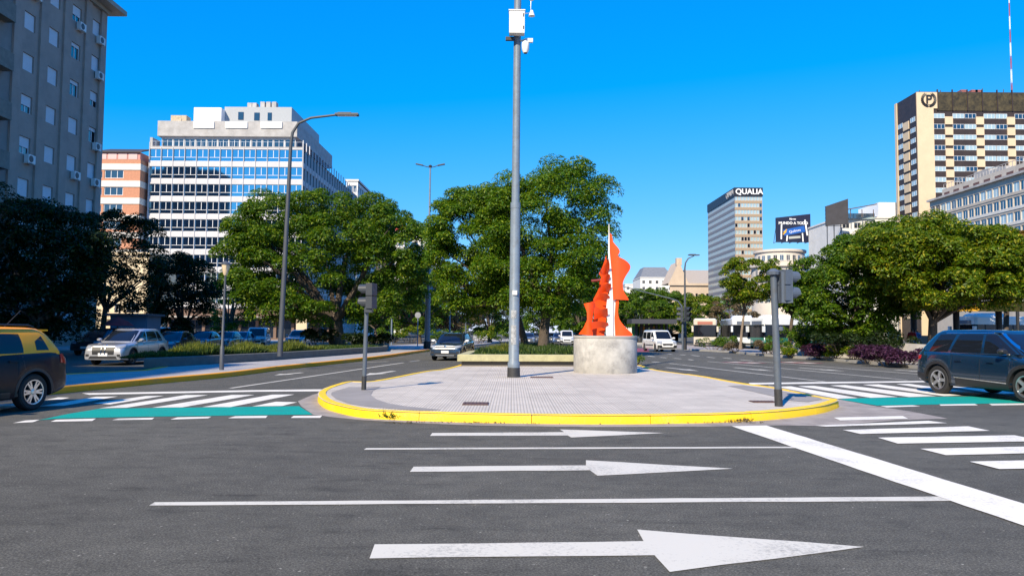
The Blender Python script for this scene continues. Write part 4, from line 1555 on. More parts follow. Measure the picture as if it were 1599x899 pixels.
# ------------------------------------------------------------------ poles, lamps, signals
def pole_mesh(mb, pts, rad, n=14):
    mb.tube(pts, rad, n)
    return mb
mp_ = G(802, 588, KH)
tp = P(808.5, 0, mp_.y)
cp = thing('camera_pole', 'tall blue grey steel pole with control box and surveillance cameras on the island', 'pole', (mp_.x, mp_.y, KH - .012))
dx = (tp.x - mp_.x) / (tp.z - KH)
ax = lambda z: (dx * z, 0, z)
z573, z565, z320 = [P(803, v, mp_.y).z - KH for v in (573, 563, 322)]
MB().tube([ax(0), ax(z573)], [.205, .198], 20).build('base_sleeve', BASEBLK, cp, smooth=40)
MB().tube([ax(z573), ax(z565 - .05), ax(z565), ax(z320), ax(z320 + .1), ax(z320 + .101), ax(16)], [.19, .19, .165, .152, .15, .125, .105], 20).build('shaft', POLE, cp, smooth=35)
MB().tube([ax(z320 - .06), ax(z320 + .12)], .158, 20).build('collar', POLE, cp, smooth=35)
zb_ = P(807, 41, mp_.y).z - KH
M = Matrix.Translation(ax(zb_))
bx = MB().box(-.26, .22, -.42, -.14, -.37, .34, M).build('control_box', mat('box_white', (0.70, 0.69, 0.66), .45, var=.05), cp)
MB().box(-.28, .24, -.44, -.12, .341, .37, M).build('lid', WHITEP, bx)
for z in (.2, -.2):
    MB().box(.17, .2, -.435, -.421, z - .05, z + .05, M).build('latch', BLACKPL, bx)
zc_ = P(818, 74, mp_.y).z - KH
M = Matrix.Translation(ax(zc_))
cm_ = MB().lathe([(.001, -.24), (.07, -.22), (.11, -.12), (.12, -.02), (.12, .1), (.09, .16), (.02, .18)], 16, M @ Matrix.Translation((.26, -.12, 0))).build('dome_camera', WHITEP, cp, smooth=40)
MB().tube([Vector(ax(zc_)) + Vector((.05, 0, .2)), Vector(ax(zc_)) + Vector((.26, -.12, .2))], .03, 8).build('bracket', WHITEP, cm_)
MB().lathe([(.05, -.245), (.06, -.23), (.001, -.25)], 12, M @ Matrix.Translation((.26, -.14, 0))).build('lens', BLACKPL, cm_)
for (x, z, s) in ((-.24, .22, -1), (.36, .17, 1)):
    MB().box(x - .13, x + .13, -.2, -.1, zc_ + z - .055, zc_ + z + .055, Matrix.Translation((dx * zc_, 0, 0))).build('bullet_camera', WHITEP if s > 0 else BLACKPL, cp)
zs_ = P(825, 22, mp_.y).z - KH
mb = MB()
mb.tube([ax(zs_), Vector(ax(zs_)) + Vector((.42, -.05, .02)), Vector(ax(zs_)) + Vector((.42, -.05, .45))], .014, 6)
mb.build('sensor_arm', ALLOY, cp)
MB().lathe([(.001, -.1), (.07, -.06), (.09, 0), (.07, .07), (.001, .1)], 14, Matrix.Translation(Vector(ax(zs_)) + Vector((.44, -.05, .5)))).build('globe_sensor', WHITEP, cp, smooth=60)
MB().lathe([(.03, -.08), (.1, -.1), (.04, .08)], 12, Matrix.Translation(Vector(ax(zs_)) + Vector((.45, -.05, .02)))).build('sensor', WHITEP, cp, smooth=60)
z456 = P(803, 456, mp_.y).z - KH
MB().box(-.05, .09, -.20, -.15, z456 - .08, z456 + .05).build('tag_plate', WHITEP, cp)
for v, h_ in ((490, .12), (522, .3)):
    z = P(803, v, mp_.y).z - KH
    mb = MB()
    ns = 8
    rings = []
    for i in range(ns + 1):
        t = -math.pi / 2 + (-.6 + 1.0 * i / ns)
        rings.append([(.168 * math.cos(t) + dx * z, .168 * math.sin(t), z - h_), (.168 * math.cos(t) + dx * z, .168 * math.sin(t), z + h_)])
    vs_ = [p for r_ in rings for p in r_]
    mb.add(vs_, [(2 * i, 2 * i + 2, 2 * i + 3, 2 * i + 1) for i in range(ns)])
    mb.build('sticker_residue', mat('sticker_residue', (0.30, 0.31, 0.32), .8, var=.5, scale=12), cp)

SIGH = mat('signal_housing', (0.035, 0.042, 0.055), 0.5, var=.08)
RL, AL, GL = mat('lens_red', (.12, .008, .006), .2), mat('lens_amber', (.16, .07, .005), .2), mat('lens_green', (.005, .08, .05), .2)
def signal_head(t, org, rot, n=2, s=.32, m=SIGH, lens=(0, 1)):
    """housing with n lamps; local -y is the lamp side"""
    M = Matrix.Translation(org) @ Matrix.Rotation(rot, 4, 'Z')
    for k in range(n):
        z = -k * (s + .02)
        mb = MB()
        mb.box(-s / 2, s / 2, 0, s * .55, z - s / 2, z + s / 2, M)
        h_ = mb.build('signal_housing', m, t)
        mb = MB()
        rings = []
        for (y, rr_) in ((-.0, s * .44), (-s * .75, s * .42)):
            rings.append([M @ Vector((rr_ * math.cos(a_), y + (.25 * s if (y < 0 and math.sin(a_) < -.2) else 0), z + rr_ * math.sin(a_))) for a_ in np.linspace(-.9, math.pi + .9, 15)])
        rings2 = [[M @ Vector((rr_ * .93 * math.cos(a_), y + (.25 * s if (y < 0 and math.sin(a_) < -.2) else 0), z + rr_ * .93 * math.sin(a_))) for a_ in np.linspace(-.9, math.pi + .9, 15)] for (y, rr_) in ((-s * .75, s * .42), (0, s * .44))]
        mb.loft(rings + rings2, closed=False, cap=False)
        mb.build('visor', m, h_)
        MB().lathe([(s * .41, 0), (s * .3, .03), (.001, .045)], 16, M @ Matrix.Translation((0, -.005, z)) @ Matrix.Rotation(math.pi / 2, 4, 'X')).build('lens', (RL, AL, GL)[lens[k % len(lens)]], h_, smooth=60)
def signal_post(name, label, u, v, vtop, lean, rad, hu, hv, rot, s, n=2, side=-1):
    g = G(u, v, KH)
    t = thing(name, label, 'traffic light', (g.x, g.y, KH - .012))
    H = P(u, vtop, g.y).z - KH
    A = lambda z: (lean * z, 0, z)
    MB().tube([A(0), A(.33)], [rad * 1.12, rad * 1.1], 16).build('base_sleeve', BASEBLK, t, smooth=40)
    MB().tube([A(.33), A(.331), A(H)], [rad, rad, rad * .92], 16).build('post', POST, t, smooth=40)
    p = P(hu, hv, g.y)
    return t, p.x - g.x, p.z - KH, H, A
t, hx_, hz_, H, A = signal_post('pedestrian_signal', 'slim grey signal post with two stacked lamps facing left on the island', 568, 608, 470, .018, .052, 572, 451, 0, .3)
signal_head(t, (hx_ + .05, 0, hz_), -math.pi / 2 - .25, 2, .29, SIGH, (0, 2))
MB().box(hx_ - .02, hx_ + .16, -.12, .1, hz_ - .55, hz_ - .45).build('bracket', SIGH, t)
t, hx_, hz_, H, A = signal_post('traffic_signal', 'grey signal post with two lamps facing right at the island corner', 1216, 633, 425, -.028, .068, 1224, 432, 0, .3)
SIGB = mat('signal_housing_blue', (0.085, 0.105, 0.14), 0.5, var=.08)
signal_head(t, (hx_ + .08, 0.02, hz_), math.pi / 2 + .35, 2, .29, SIGB, (0, 2))
M_ = Matrix.Translation((hx_ + .03, 0, hz_))
MB().box(-.12, .1, -.12, .12, -.5, .1, M_).build('bracket', SIGB, t)
MB().lathe([(.12, -.06), (.13, 0), (.05, .06)], 12, Matrix.Translation((A(H)[0], 0, H + .02))).build('post_cap', SIGB, t)
MB().lathe([(.001, -.05), (.05, -.03), (.05, .03), (.001, .05)], 10, Matrix.Translation((.09 + A(1.55)[0], -.03, 1.5))).build('push_button', SIGB, t)

def lamp_single(name, label, u, v, vtop, Y, armu, rad=.09, z0=.15, m=POLED, lean=0.0, armv=None, black=0.0):
    g = P(u, v, Y)
    t = thing(name, label, 'street lamp', (g.x, Y, z0))
    H = P(u, vtop, Y).z - z0
    top_ = P(armu, armv or vtop, Y)
    L_ = top_.x - g.x
    sg = 1 if L_ > 0 else -1
    az = top_.z - z0
    xs = lean * (H - 1.2)
    pts = [(0, 0, 0), (xs * .5, 0, (H - 1.2) * .5), (xs, 0, H - 1.2), (xs + sg * .06, 0, H - .7), (xs + sg * .3, 0, H - .3), (xs + sg * .8, 0, H - .08), (L_ - sg * .9, 0, az - .02)]
    MB().tube(pts, [rad, rad * .85, rad * .62, rad * .55, rad * .5, rad * .45, rad * .4], 10).build('column', m, t, smooth=60)
    if black:
        MB().tube([(0, 0, 0), (0, 0, black)], rad * 1.25, 10).build('base_sleeve', BASEBLK, t)
    mb = MB()
    x0, x1 = sorted((L_ - sg * .95, L_))
    mb.box(x0, x1, -.14, .14, az - .05, az + .03)
    mb.box(x0 + .1, x1 - .3, -.1, .1, az + .03, az + .07)
    h_ = mb.build('lamp_head', m, t)
    MB().box(x0 + .08, x1 - .08, -.1, .1, az - .065, az - .05).build('lens', FRW, h_)
    return t
gl = G(437, 556, .5)
lamp_single('street_lamp', 'tall grey curved single arm street lamp in the left planter', 437, 556, 181, gl.y, 560, .11, .5, POLED, .028, 179)
t = lamp_single('street_lamp', 'slim lamp with arm pointing right behind the white van', 1070, 544, 398, 66, 1092, .11, .13, POLED, 0, 398, black=1.2)
# double arm lamp in the distance
gy = 62.0
g = P(667, 541, gy)
t = thing('double_street_lamp', 'tall thin double armed street lamp rising beside the left big tree', 'street lamp', (g.x, gy, .15))
H = P(672, 259, gy).z - .15
ln = (P(672, 259, gy).x - g.x) / H
MB().tube([(0, 0, 0), (ln * H * .3, 0, H * .3), (ln * H * .301, 0, H * .301), (ln * H, 0, H)], [.22, .21, .1, .06], 10).build('column', POLE, t, smooth=50)
MB().tube([(0, 0, 0), (0, 0, .6)], .3, 10).build('base_sleeve', BASEBLK, t)
for s_ in (-1, 1):
    mb = MB()
    mb.tube([(ln * H, 0, H - .15), (ln * H + s_ * .4, 0, H - .05), (ln * H + s_ * .6, 0, H + .02)], .035, 6)
    M = Matrix.Translation((ln * H + s_ * .6, 0, H + .02)) @ Matrix.Rotation(-s_ * .2, 4, 'Y')
    mb.box(min(0, s_ * .6), max(0, s_ * .6), -.13, .13, -.03, .05, M)
    mb.build('lamp_head', POLED, t)
MB().lathe([(.1, -.12), (.16, 0), (.05, .08)], 10, Matrix.Translation((ln * H, 0, H))).build('hub', POLED, t)
# globe lantern in the shade
g = G(346, 577, .15)
t = thing('lantern_post', 'dark post with glass lantern head lit by the sun on the left median', 'street lamp', (g.x, g.y, .15))
H = P(349, 430, g.y).z - .15
MB().tube([(0, 0, 0), (0, 0, .8), (0, 0, .85), (.04, 0, H)], [.08, .075, .05, .035], 12).build('column', POLED, t, smooth=40)
MB().lathe([(.05, 0), (.08, .05), (.14, .36), (.14, .38)], 12, Matrix.Translation((.04, 0, H))).build('lantern_glass', mat('lantern_glass', (.70, .55, .35), .12, spec=.6), t, smooth=40)
MB().lathe([(.16, .38), (.16, .41), (.08, .5), (.02, .52)], 12, Matrix.Translation((.04, 0, H))).build('lantern_cap', POLED, t, smooth=40)
for k in range(4):
    a_ = k * math.pi / 2 + .6
    MB().tube([(.04 + .05 * math.cos(a_), .05 * math.sin(a_), H), (.04 + .148 * math.cos(a_), .148 * math.sin(a_), H + .39)], .008, 5).build('lantern_rib', POLED, t)
# mast arm signals
def mast_arm(name, label, u, v, Y, vtop, armu, armv, heads, rad=.1, z0=.13, vj=None):
    g = P(u, v, Y)
    t = thing(name, label, 'traffic light', (g.x, Y, z0))
    j = P(u, vj, Y).z - z0
    e = P(armu, armv, Y)
    L_ = e.x - g.x
    ez = e.z - z0
    sg = 1 if L_ > 0 else -1
    MB().tube([(0, 0, 0), (0, 0, j - 1.0), (sg * .08, 0, j - .5), (sg * .4, 0, j - .1), (sg * 1.0, 0, j + .1), (L_, 0, ez)], [rad, rad * .9, rad * .8, rad * .7, rad * .6, rad * .4], 10).build('mast', POST, t, smooth=60)
    for (hu, hv, rot, n, s) in heads:
        p = P(hu, hv, Y)
        signal_head(t, (p.x - g.x, -.1, p.z - z0), rot, n, s, SIGH, (0, 1, 2))
    return t
mast_arm('mast_arm_signal', 'grey mast arm signal reaching left over the right carriageway', 1066, 545, 64.5, 460, 972, 447, [(1074, 483, .5, 3, .40), (1062, 483, -1.7, 3, .40)], .085, vj=468)
mast_arm('mast_arm_signal', 'small far mast arm signal behind the dark car', 727, 540, 75, 470, 763, 465, [(730, 492, .3, 3, .32)], .08, vj=470)
for u, Y, vt, lb in ((702, 70, 420, 'thin bare grey post behind the dark car'), (611, 75, 500, 'short thin post by the far left kerb')):
    g = P(u, 541, Y)
    t = thing('steel_post', lb, 'pole', (g.x, Y, .1))
    MB().tube([(0, 0, 0), (0, 0, P(u, vt, Y).z)], .07, 8).build('shaft', POLE, t)
    MB().lathe([(.08, 0), (.09, .05), (.02, .1)], 8, Matrix.Translation((0, 0, P(u, vt, Y).z))).build('cap', POLED, t)
g = P(652, 541, 72)
t = thing('disc_lamp_post', 'small grey disc on a post in place of a far globe lamp', 'sign', (g.x, 72, .1))
MB().tube([(0, 0, 0), (0, 0, 2.9)], .05, 8).build('post', POLE, t)
MB().lathe([(.28, -.03), (.28, .0), (.001, .01)], 20, Matrix.Translation((0, -.07, 2.95)) @ Matrix.Rotation(math.pi / 2, 4, 'X')).build('disc', mat('disc_grey', (.25, .26, .28), .5), t)  # flat disc stands in for a far globe lamp
# sign post by storefront left
g = P(504, 535, 92)
t = thing('street_sign_post', 'pole with two white street signs in front of the office ground floor', 'sign', (g.x, 92, .1))
MB().tube([(0, 0, 0), (0, 0, 5.2)], .06, 8).build('post', POLE, t)
for z in (4.6, 3.6):
    MB().box(-1.9, -1.0, -.06, -.02, z - .35, z + .35).build('sign_plate', WHITEP, t)
MB().tube([(-1.9, 0, 4.6), (0, 0, 4.6)], .03, 6).build('bracket', POLE, t)
# cream pillar and shop canopy on the left
g = P(470, 535, 108)
t = thing('cream_pillar', 'sunlit cream pillar of the shopfront seen under the left big tree', 'pillar', (g.x, 108, .0))
MB().box(-.75, .75, 0, 1.5, 0, P(470, 474, 108).z).build('shaft', CRM, t)
MB().box(-.95, .95, -.2, 1.7, P(470, 474, 108).z, P(470, 470, 108).z).build('capital', CRM, t)
t = thing('shop_pavilion', 'dark single storey shop pavilion behind the parked cars', 'building', (P(390, 530, 112).x, 112, 0))
mb = MB()
M = fmat((-12, 0, 0), '-y')
oo = [(k * 2.6 + .2, k * 2.6 + 2.4, .4, 3.0) for k in range(9)]
wall_grid(mb, M, 0, 24, 0, 4.6, oo, .4)
mb.box(-12, 12, .42, 8, 4.3, 4.58)
mb.build('wall', mat('brown_shopfront', (.16, .10, .075), .8, var=.2), t)
for o in oo:
    window(t, M, (o[0] + o[1]) / 2, o[2] + .01, 2.16, 2.58, 'two', FRD, GLASS, .2)
MB().box(-12.4, 12.4, -1.6, -.01, 3.3, 3.5).build('canopy', mat('grey_canopy', (.35, .33, .3), .7), t)
# blue-grey kiosk with red parasol in shade
g = G(198, 560, .14)
kY = 52.0
g = P(200, 530, kY)
t = thing('news_kiosk', 'plain blue grey street kiosk in the shade left of the silver car', 'kiosk', (g.x, kY, .0))
KIO = mat('kiosk_blue', (.16, .21, .30), .6, var=.1, scale=2)
hk = P(200, 493, kY).z
MB().box(-1.25, 1.25, 0, 2, 0, hk).build('cabin', KIO, t)
MB().box(-1.45, 1.45, -.35, 2.2, hk, hk + .15).build('roof', mat('kiosk_roof', (.1, .12, .16), .6), t)
for k in range(3):
    MB().box(-1.15 + k * .8, -.45 + k * .8, -.03, -.003, .3, hk - .5).build('shutter_panel', KIO, t)
g = P(183, 530, 48)
t = thing('red_parasol', 'small red parasol beside the kiosk', 'parasol', (g.x, 48, 0))
MB().tube([(0, 0, 0), (0, 0, 2.3)], .03, 8).build('pole', POLED, t)
MB().lathe([(1.0, 1.75), (.6, 2.05), (.05, 2.3)], 8, None).build('canopy', mat('parasol_red', (.4, .03, .03), .8), t)

# ------------------------------------------------------------------ bus station on the right
STY = mat('station_yellow', (0.62, 0.33, 0.02), 0.5, var=.08)
def station(name, label, x0, x1, Y0, Y1, z, cols, m=STY, glass=True):
    t = thing(name, label, 'bus stop', ((x0 + x1) / 2, (Y0 + Y1) / 2, 0))
    w, d = (x1 - x0) / 2, (Y1 - Y0) / 2
    MB().box(-w, w, -d, d, z - .12, z + .12).build('roof_slab', mat('station_roof', (.10, .10, .11), .6), t)
    mb = MB()
    mb.box(-w - .12, w + .12, -d - .12, -d - .003, z - .3, z + .3)
    mb.box(-w - .12, -w - .003, -d, d, z - .3, z + .3)
    mb.build('fascia', m, t)
    for k in range(cols):
        x = -w + .8 + k * (2 * w - 1.6) / max(1, cols - 1)
        MB().tube([(x, 0, 0), (x, 0, z - .12)], .2, 10).build('column', BLACKPL, t)
    MB().box(-w, w, -d * .6, d * .6, -.02, .3).build('platform', CONC, t)
    if glass:
        for k in range(cols):
            x = -w + .8 + k * (2 * w - 1.6) / max(1, cols - 1)
            MB().box(x + .4, x + 2.2, -.05, .05, .5, 1.5).build('bench_panel', mat('station_panel', (.12, .14, .16), .4), t)
    return t
zS = P(1520, 481, 52).z
a = P(1408, 490, 52)
station('bus_station', 'bus stop canopy with thick yellow edge behind the blue car', a.x, a.x + 16, 49, 55, zS, 6)
a = P(1505, 448, 58)
t = thing('station_sign', 'long yellow overhead station sign board at the right edge', 'sign', (a.x + 6, 58, 0))
zz = P(1560, 470, 58).z
MB().box(-4, 8, -.1, .1, zz - .35, zz + .35).build('board', STY, t)
MB().box(-3.6, -.6, -.13, -.103, zz - .28, zz + .28).build('map_panel', mat('sign_pale', (.55, .58, .45), .5), t)
for x in (-2, 4):
    MB().tube([(x, 0, 0), (x, 0, zz)], .12, 8).build('post', BLACKPL, t)
a = P(984, 508, 100)
station('bus_station', 'far dark bus stop canopy between the sculpture and the white van', a.x, P(1050, 508, 100).x, 98, 102, P(1015, 502, 100).z, 7, mat('station_dark', (.05, .05, .06), .5))
for k, (u, c_, lb_) in enumerate(((994, (.05, .25, .1), 'small green advert panel in the far dark bus stop'), (1004, (.7, .3, .03), 'left orange advert panel in the far dark bus stop'), (1022, (.65, .25, .03), 'right orange advert panel in the far dark bus stop'))):
    p = P(u, 518, 101)
    tag(MB().box(-.5, .5, -.05, .05, 1.1, 2.4).build('advert_panel', mat('ad_%d' % k, c_, .5), None, loc=(p.x, 101.8, 0)), lb_, 'sign', 'adverts in the far bus stop')
# rail fence far right
# ------------------------------------------------------------------ sloped concrete retaining wall on the right median
RW = mat('retaining_concrete', (0.42, 0.39, 0.35), 0.9, var=0.2, scale=1.2, bump=0.5, bscale=12)
rwt = thing('retaining_wall', 'faceted sloping concrete retaining wall behind the right kerb', 'wall', (18, 45, 0))
rr_ = random.Random(5)
pts = [p for p in rk_front if p.y < 62]
base_ = [Vector((p.x + 1.5 + rr_.uniform(-.2, .3), p.y)) for p in pts]
for i in range(len(base_) - 1):
    a, b = base_[i] - Vector((18, 45)), base_[i + 1] - Vector((18, 45))
    h0, h1 = .75 + rr_.uniform(-.2, .35), .75 + rr_.uniform(-.2, .35)
    gp = (b - a).normalized() * .03
    a, b = a + gp, b - gp
    mb = MB()
    mb.add([(a.x, a.y, 0), (b.x, b.y, 0), (b.x + .6, b.y, h1), (a.x + .6, a.y, h0), (a.x + 1.4, a.y, 0), (b.x + 1.4, b.y, 0), (b.x + 1.0, b.y, h1), (a.x + 1.0, a.y, h0)],
           [(0, 1, 2, 3), (3, 2, 6, 7), (4, 7, 6, 5), (0, 3, 7, 4), (1, 5, 6, 2)])
    mb.build('wall_panel', RW, rwt)
# ------------------------------------------------------------------ vehicles
def interp(pts, x):
    if x <= pts[0][0]:
        return pts[0][1]
    for (x0, y0), (x1, y1) in zip(pts[:-1], pts[1:]):
        if x <= x1:
            t = (x - x0) / max(1e-6, x1 - x0)
            return y0 + (y1 - y0) * t
    return pts[-1][1]
def sinterp(pts, x):
    if x <= pts[0][0]:
        return pts[0][1]
    for (x0, y0), (x1, y1) in zip(pts[:-1], pts[1:]):
        if x <= x1:
            t = (x - x0) / max(1e-6, x1 - x0)
            t = t * t * (3 - 2 * t) * .5 + t * .5
            return y0 + (y1 - y0) * t
    return pts[-1][1]
def rrect(x0, x1, w, rc, rf, n=4):
    """plan outline of a cabin level, closed, ccw from front right"""
    out = []
    for (cx, cy, r, a0) in ((x1 - rf, w - rf * .8, rf, 0), (x0 + rc, w - rc * .8, rc, 90), (x0 + rc, -w + rc * .8, rc, 180), (x1 - rf, -w + rf * .8, rf, 270)):
        for k in range(n + 1):
            t = R(a0 + 90 * k / n)
            out.append((cx + r * math.cos(t), cy + r * .8 * math.sin(t)))
    return out
class Car:
    def __init__(s, name, label, spec, paint, roofpaint=None, cat='car', group=None, simple=False, plastic=None):
        s.t = thing(name, label, cat, (0, 0, 0), 0, group)
        s.sp = spec
        L, W, H = spec['L'], spec['W'], spec['H']
        xf, xr = L / 2, -L / 2
        wf, wr_ = xf - spec['fo'], xf - spec['fo'] - spec['wb']
        s.wf, s.wr, s.r = wf, wr_, spec['r']
        Ra = s.r + .055
        gc = spec['gc']
        st = sorted(set([round(x, 3) for x in list(np.linspace(xr, xf, 26)) + [xr + .03, xr + .09, xf - .03, xf - .09, xf - .18, xr + .18] +
                         [c + Ra * q for c in (wf, wr_) for q in (-1.02, -1, -.97, -.9, -.75, -.55, -.3, 0, .3, .55, .75, .9, .97, 1, 1.02)] if xr <= x <= xf]))
        rings = []
        for x in st:
            e = min((xf - x), (x - xr))
            tp_ = spec.get('taper', .12)
            dd = spec.get('round', .5)
            k = max(0.0, 1 - e / dd)
            w = W / 2 * (1 - tp_ * k ** 2.6)
            zb = gc + max(0, 1 - (xf - x) / .5) * .05 + max(0, 1 - (x - xr) / .5) * .12
            arch = False
            for c in (wf, wr_):
                if abs(x - c) < Ra:
                    zb = max(zb, s.r + math.sqrt(Ra * Ra - (x - c) ** 2))
            zs = sinterp(spec['belt'], x)
            zt = sinterp(spec['deck'], x)
            zs = min(zs, zt)
            kk = max(0.0, 1 - e / .10)
            zt2, zs2 = zt - .05 * kk ** 2, zs - .03 * kk
            h = zs2 - zb
            half = [(0, zb), (w * .86, zb), (w * .965, zb + h * .03), (w * .995, zb + h * .14), (w, zb + h * .38), (w * .992, zb + h * .62), (w * .975, zb + h * .82), (w * .955, zb + h * .93), (w * .925, zs2), (w * .82, zs2 + (zt2 - zs2) * .5 + .012), (w * .5, zt2), (0, zt2 + .008)]
            ring = [(x, y, z) for (y, z) in half] + [(x, -y, z) for (y, z) in reversed(half[1:-1])]
            rings.append(ring)
        mb = MB()
        mb.loft(rings)
        s.body = mb.build('body', paint, s.t, smooth=38)
        g = spec['cab']           # dict rb, rt, fb, ft (x positions), wb_, wt (half widths), zb
        lv = []
        zt = H
        for (f, dz, ins) in ((-.06, 0, 0), (0, 0, 0), (.25, 0, 0), (.5, 0, 0), (.75, 0, 0), (.92, 0, 0), (1.0, -.055, .0), (1.0, -.02, .05), (1.0, -.004, .16), (1.0, 0.0, .42)):
            ff = max(0, f)
            z = g['zb'] + (zt - .055 - g['zb']) * ff if f < 1 else zt + dz
            if f < 0:
                z = g['zb'] - .12
            bow = math.sin(math.pi * ff) * .03
            x0 = g['rb'] + (g['rt'] - g['rb']) * ff - bow + ins * .8
            x1 = g['fb'] + (g['ft'] - g['fb']) * ff + bow - ins * .8
            w = g['w0'] + (g['w1'] - g['w0']) * ff + bow * .7 - ins * .8
            lv.append([(p[0], p[1], z - (.03 * ((p[0] - (x0 + x1) / 2) / (x1 - x0)) ** 2 * 4 if f >= 1 else 0)) for p in rrect(x0, x1, w, g.get('rc', .16), g.get('rf', .3))])
        mb = MB()
        mb.loft(lv)
        s.cabin = mb.build('cabin', roofpaint or paint, s.t, smooth=38)
        s.bvh = {}
        for nm, o in (('b', s.body), ('c', s.cabin)):
            me = o.data
            s.bvh[nm] = BVHTree.FromPolygons([v.co.copy() for v in me.vertices], [tuple(p.vertices) for p in me.polygons])
    def patch(s, nm, cs, d, m, on='b', off=.006, nu=8, nv=5, parent=None, rnd=0.0):
        """four corners projected along d on the body or cabin, with a rim"""
        cs = [Vector(c) for c in cs]
        d = Vector(d).normalized()
        b = s.bvh[on]
        G_, N_ = [], []
        for j in range(nv + 1):
            for i in range(nu + 1):
                a, c = i / nu, j / nv
                if rnd:
                    a2, c2 = 2 * a - 1, 2 * c - 1
                    q = rnd
                    a2, c2 = a2 * math.sqrt(1 - q * c2 * c2 / 2), c2 * math.sqrt(1 - q * a2 * a2 / 2)
                    a, c = (a2 + 1) / 2, (c2 + 1) / 2
                p = cs[0] * (1 - a) * (1 - c) + cs[1] * a * (1 - c) + cs[2] * a * c + cs[3] * (1 - a) * c
                h, n, _, _ = b.ray_cast(p - d * 2.0, d)
                if h is None or abs((h - p).dot(d)) > .6:
                    h = p
                    n = -d
                if n.dot(d) > 0:
                    n = -n
                G_.append(h)
                N_.append(n)
        mb = MB()
        W_ = nu + 1
        top_ = [g + n * off for g, n in zip(G_, N_)]
        low = [g - n * .012 for g, n in zip(G_, N_)]
        fs = [(j * W_ + i, j * W_ + i + 1, (j + 1) * W_ + i + 1, (j + 1) * W_ + i) for j in range(nv) for i in range(nu)]
        k = len(top_)
        bd = [i for i in range(nu)] + [j * W_ + nu for j in range(nv)] + [nv * W_ + i for i in range(nu, 0, -1)] + [j * W_ for j in range(nv, 0, -1)]
        fs += [(bd[i], bd[(i + 1) % len(bd)], bd[(i + 1) % len(bd)] + k, bd[i] + k) for i in range(len(bd))]
        mb.add(top_ + low, fs)
        return mb.build(nm, m, parent or s.t, smooth=30)
    def arc(s, nm, cx, r0, r1, a0, a1, side, m, off=.012, z=None):
        b = s.bvh['b']
        mb = MB()
        vs_, fs = [], []
        n = 16
        for i in range(n + 1):
            t = R(a0 + (a1 - a0) * i / n)
            for rr in (r0, (r0 + r1) / 2, r1):
                x, z_ = cx + rr * math.cos(t), s.r + rr * math.sin(t)
                h, nn, _, _ = b.ray_cast(Vector((x, side * 2, z_)), Vector((0, -side, 0)))
                y = h.y if h is not None and abs(h.y) > s.sp['W'] * .35 else side * s.sp['W'] * .495
                vs_.append((x, y + side * (off if rr != r1 else .002), z_))
        for i in range(n):
            for q in (0, 1):
                fs.append((i * 3 + q, i * 3 + q + 1, (i + 1) * 3 + q + 1, (i + 1) * 3 + q))
        # inner return
        base = len(vs_)
        for i in range(n + 1):
            v = vs_[i * 3]
            vs_.append((v[0], v[1] - side * .1, v[2]))
        for i in range(n):
            fs.append((i * 3, (i + 1) * 3, base + i + 1, base + i))
        mb.add(vs_, fs)
        return mb.build(nm, m, s.t, smooth=40)
    def wheels(s, spokes=5, rim=ALLOY, twin=False, width=.21):
        key = ('wheel', s.r, spokes, rim.name, twin)
        if key not in WPROTO:
            r = s.r
            tb = MB()
            hw_ = width / 2
            tb.lathe([(r * .66, -hw_ * .9), (r * .9, -hw_), (r * .975, -hw_ * .8), (r, -hw_ * .45), (r, hw_ * .45), (r * .975, hw_ * .8), (r * .9, hw_), (r * .66, hw_ * .9), (r * .6, hw_ * .4), (r * .6, -hw_ * .4)], 28, Matrix.Rotation(math.pi / 2, 4, 'X'), close=True)
            rb_ = MB()
            MX = Matrix.Rotation(math.pi / 2, 4, 'X')
            rb_.lathe([(r * .68, hw_ * .9), (r * .68, hw_ * .97), (r * .62, hw_ * .93), (r * .60, hw_ * .3), (r * .66, hw_ * .3)], 28, MX, close=True)
            n = spokes * (2 if twin else 1)
            for k in range(n):
                a_ = 2 * math.pi * (k // (2 if twin else 1)) / spokes + ((-.16 if k % 2 else .16) if twin else 0)
                M = MX @ Matrix.Rotation(a_, 4, 'Z')
                ww = r * (.055 if twin else .10) * (5 / max(5, spokes)) ** .5
                rb_.add([(r * .1, -ww * 1.2, hw_ * .8), (r * .64, -ww, hw_ * .88), (r * .64, ww, hw_ * .88), (r * .1, ww * 1.2, hw_ * .8), (r * .1, -ww * 1.2, hw_ * .3), (r * .64, -ww, hw_ * .55), (r * .64, ww, hw_ * .55), (r * .1, ww * 1.2, hw_ * .3)],
                        [(0, 1, 2, 3), (4, 7, 6, 5), (0, 4, 5, 1), (2, 6, 7, 3), (1, 5, 6, 2), (0, 3, 7, 4)], M)
            rb_.lathe([(r * .16, hw_ * .3), (r * .16, hw_ * .84), (r * .1, hw_ * .9), (.001, hw_ * .9)], 14, MX)
            db = MB()
            db.lathe([(r * .6, -.01), (r * .6, 0.0), (.001, .0)], 20, MX)
            WPROTO[key] = (tb.mesh('wheel', RUBBER, 35), rb_.mesh('rim', rim, 35), db.mesh('brake_disc', BLACKPL))
        tm, rm, dm = WPROTO[key]
        for x in (s.wf, s.wr):
            for sd in (-1, 1):
                o = link('wheel', tm, s.t, (x, sd * (s.sp['W'] / 2 - .125), s.r), 0 if sd < 0 else math.pi)
                link('rim', rm, o)
                link('brake_disc', dm, o)
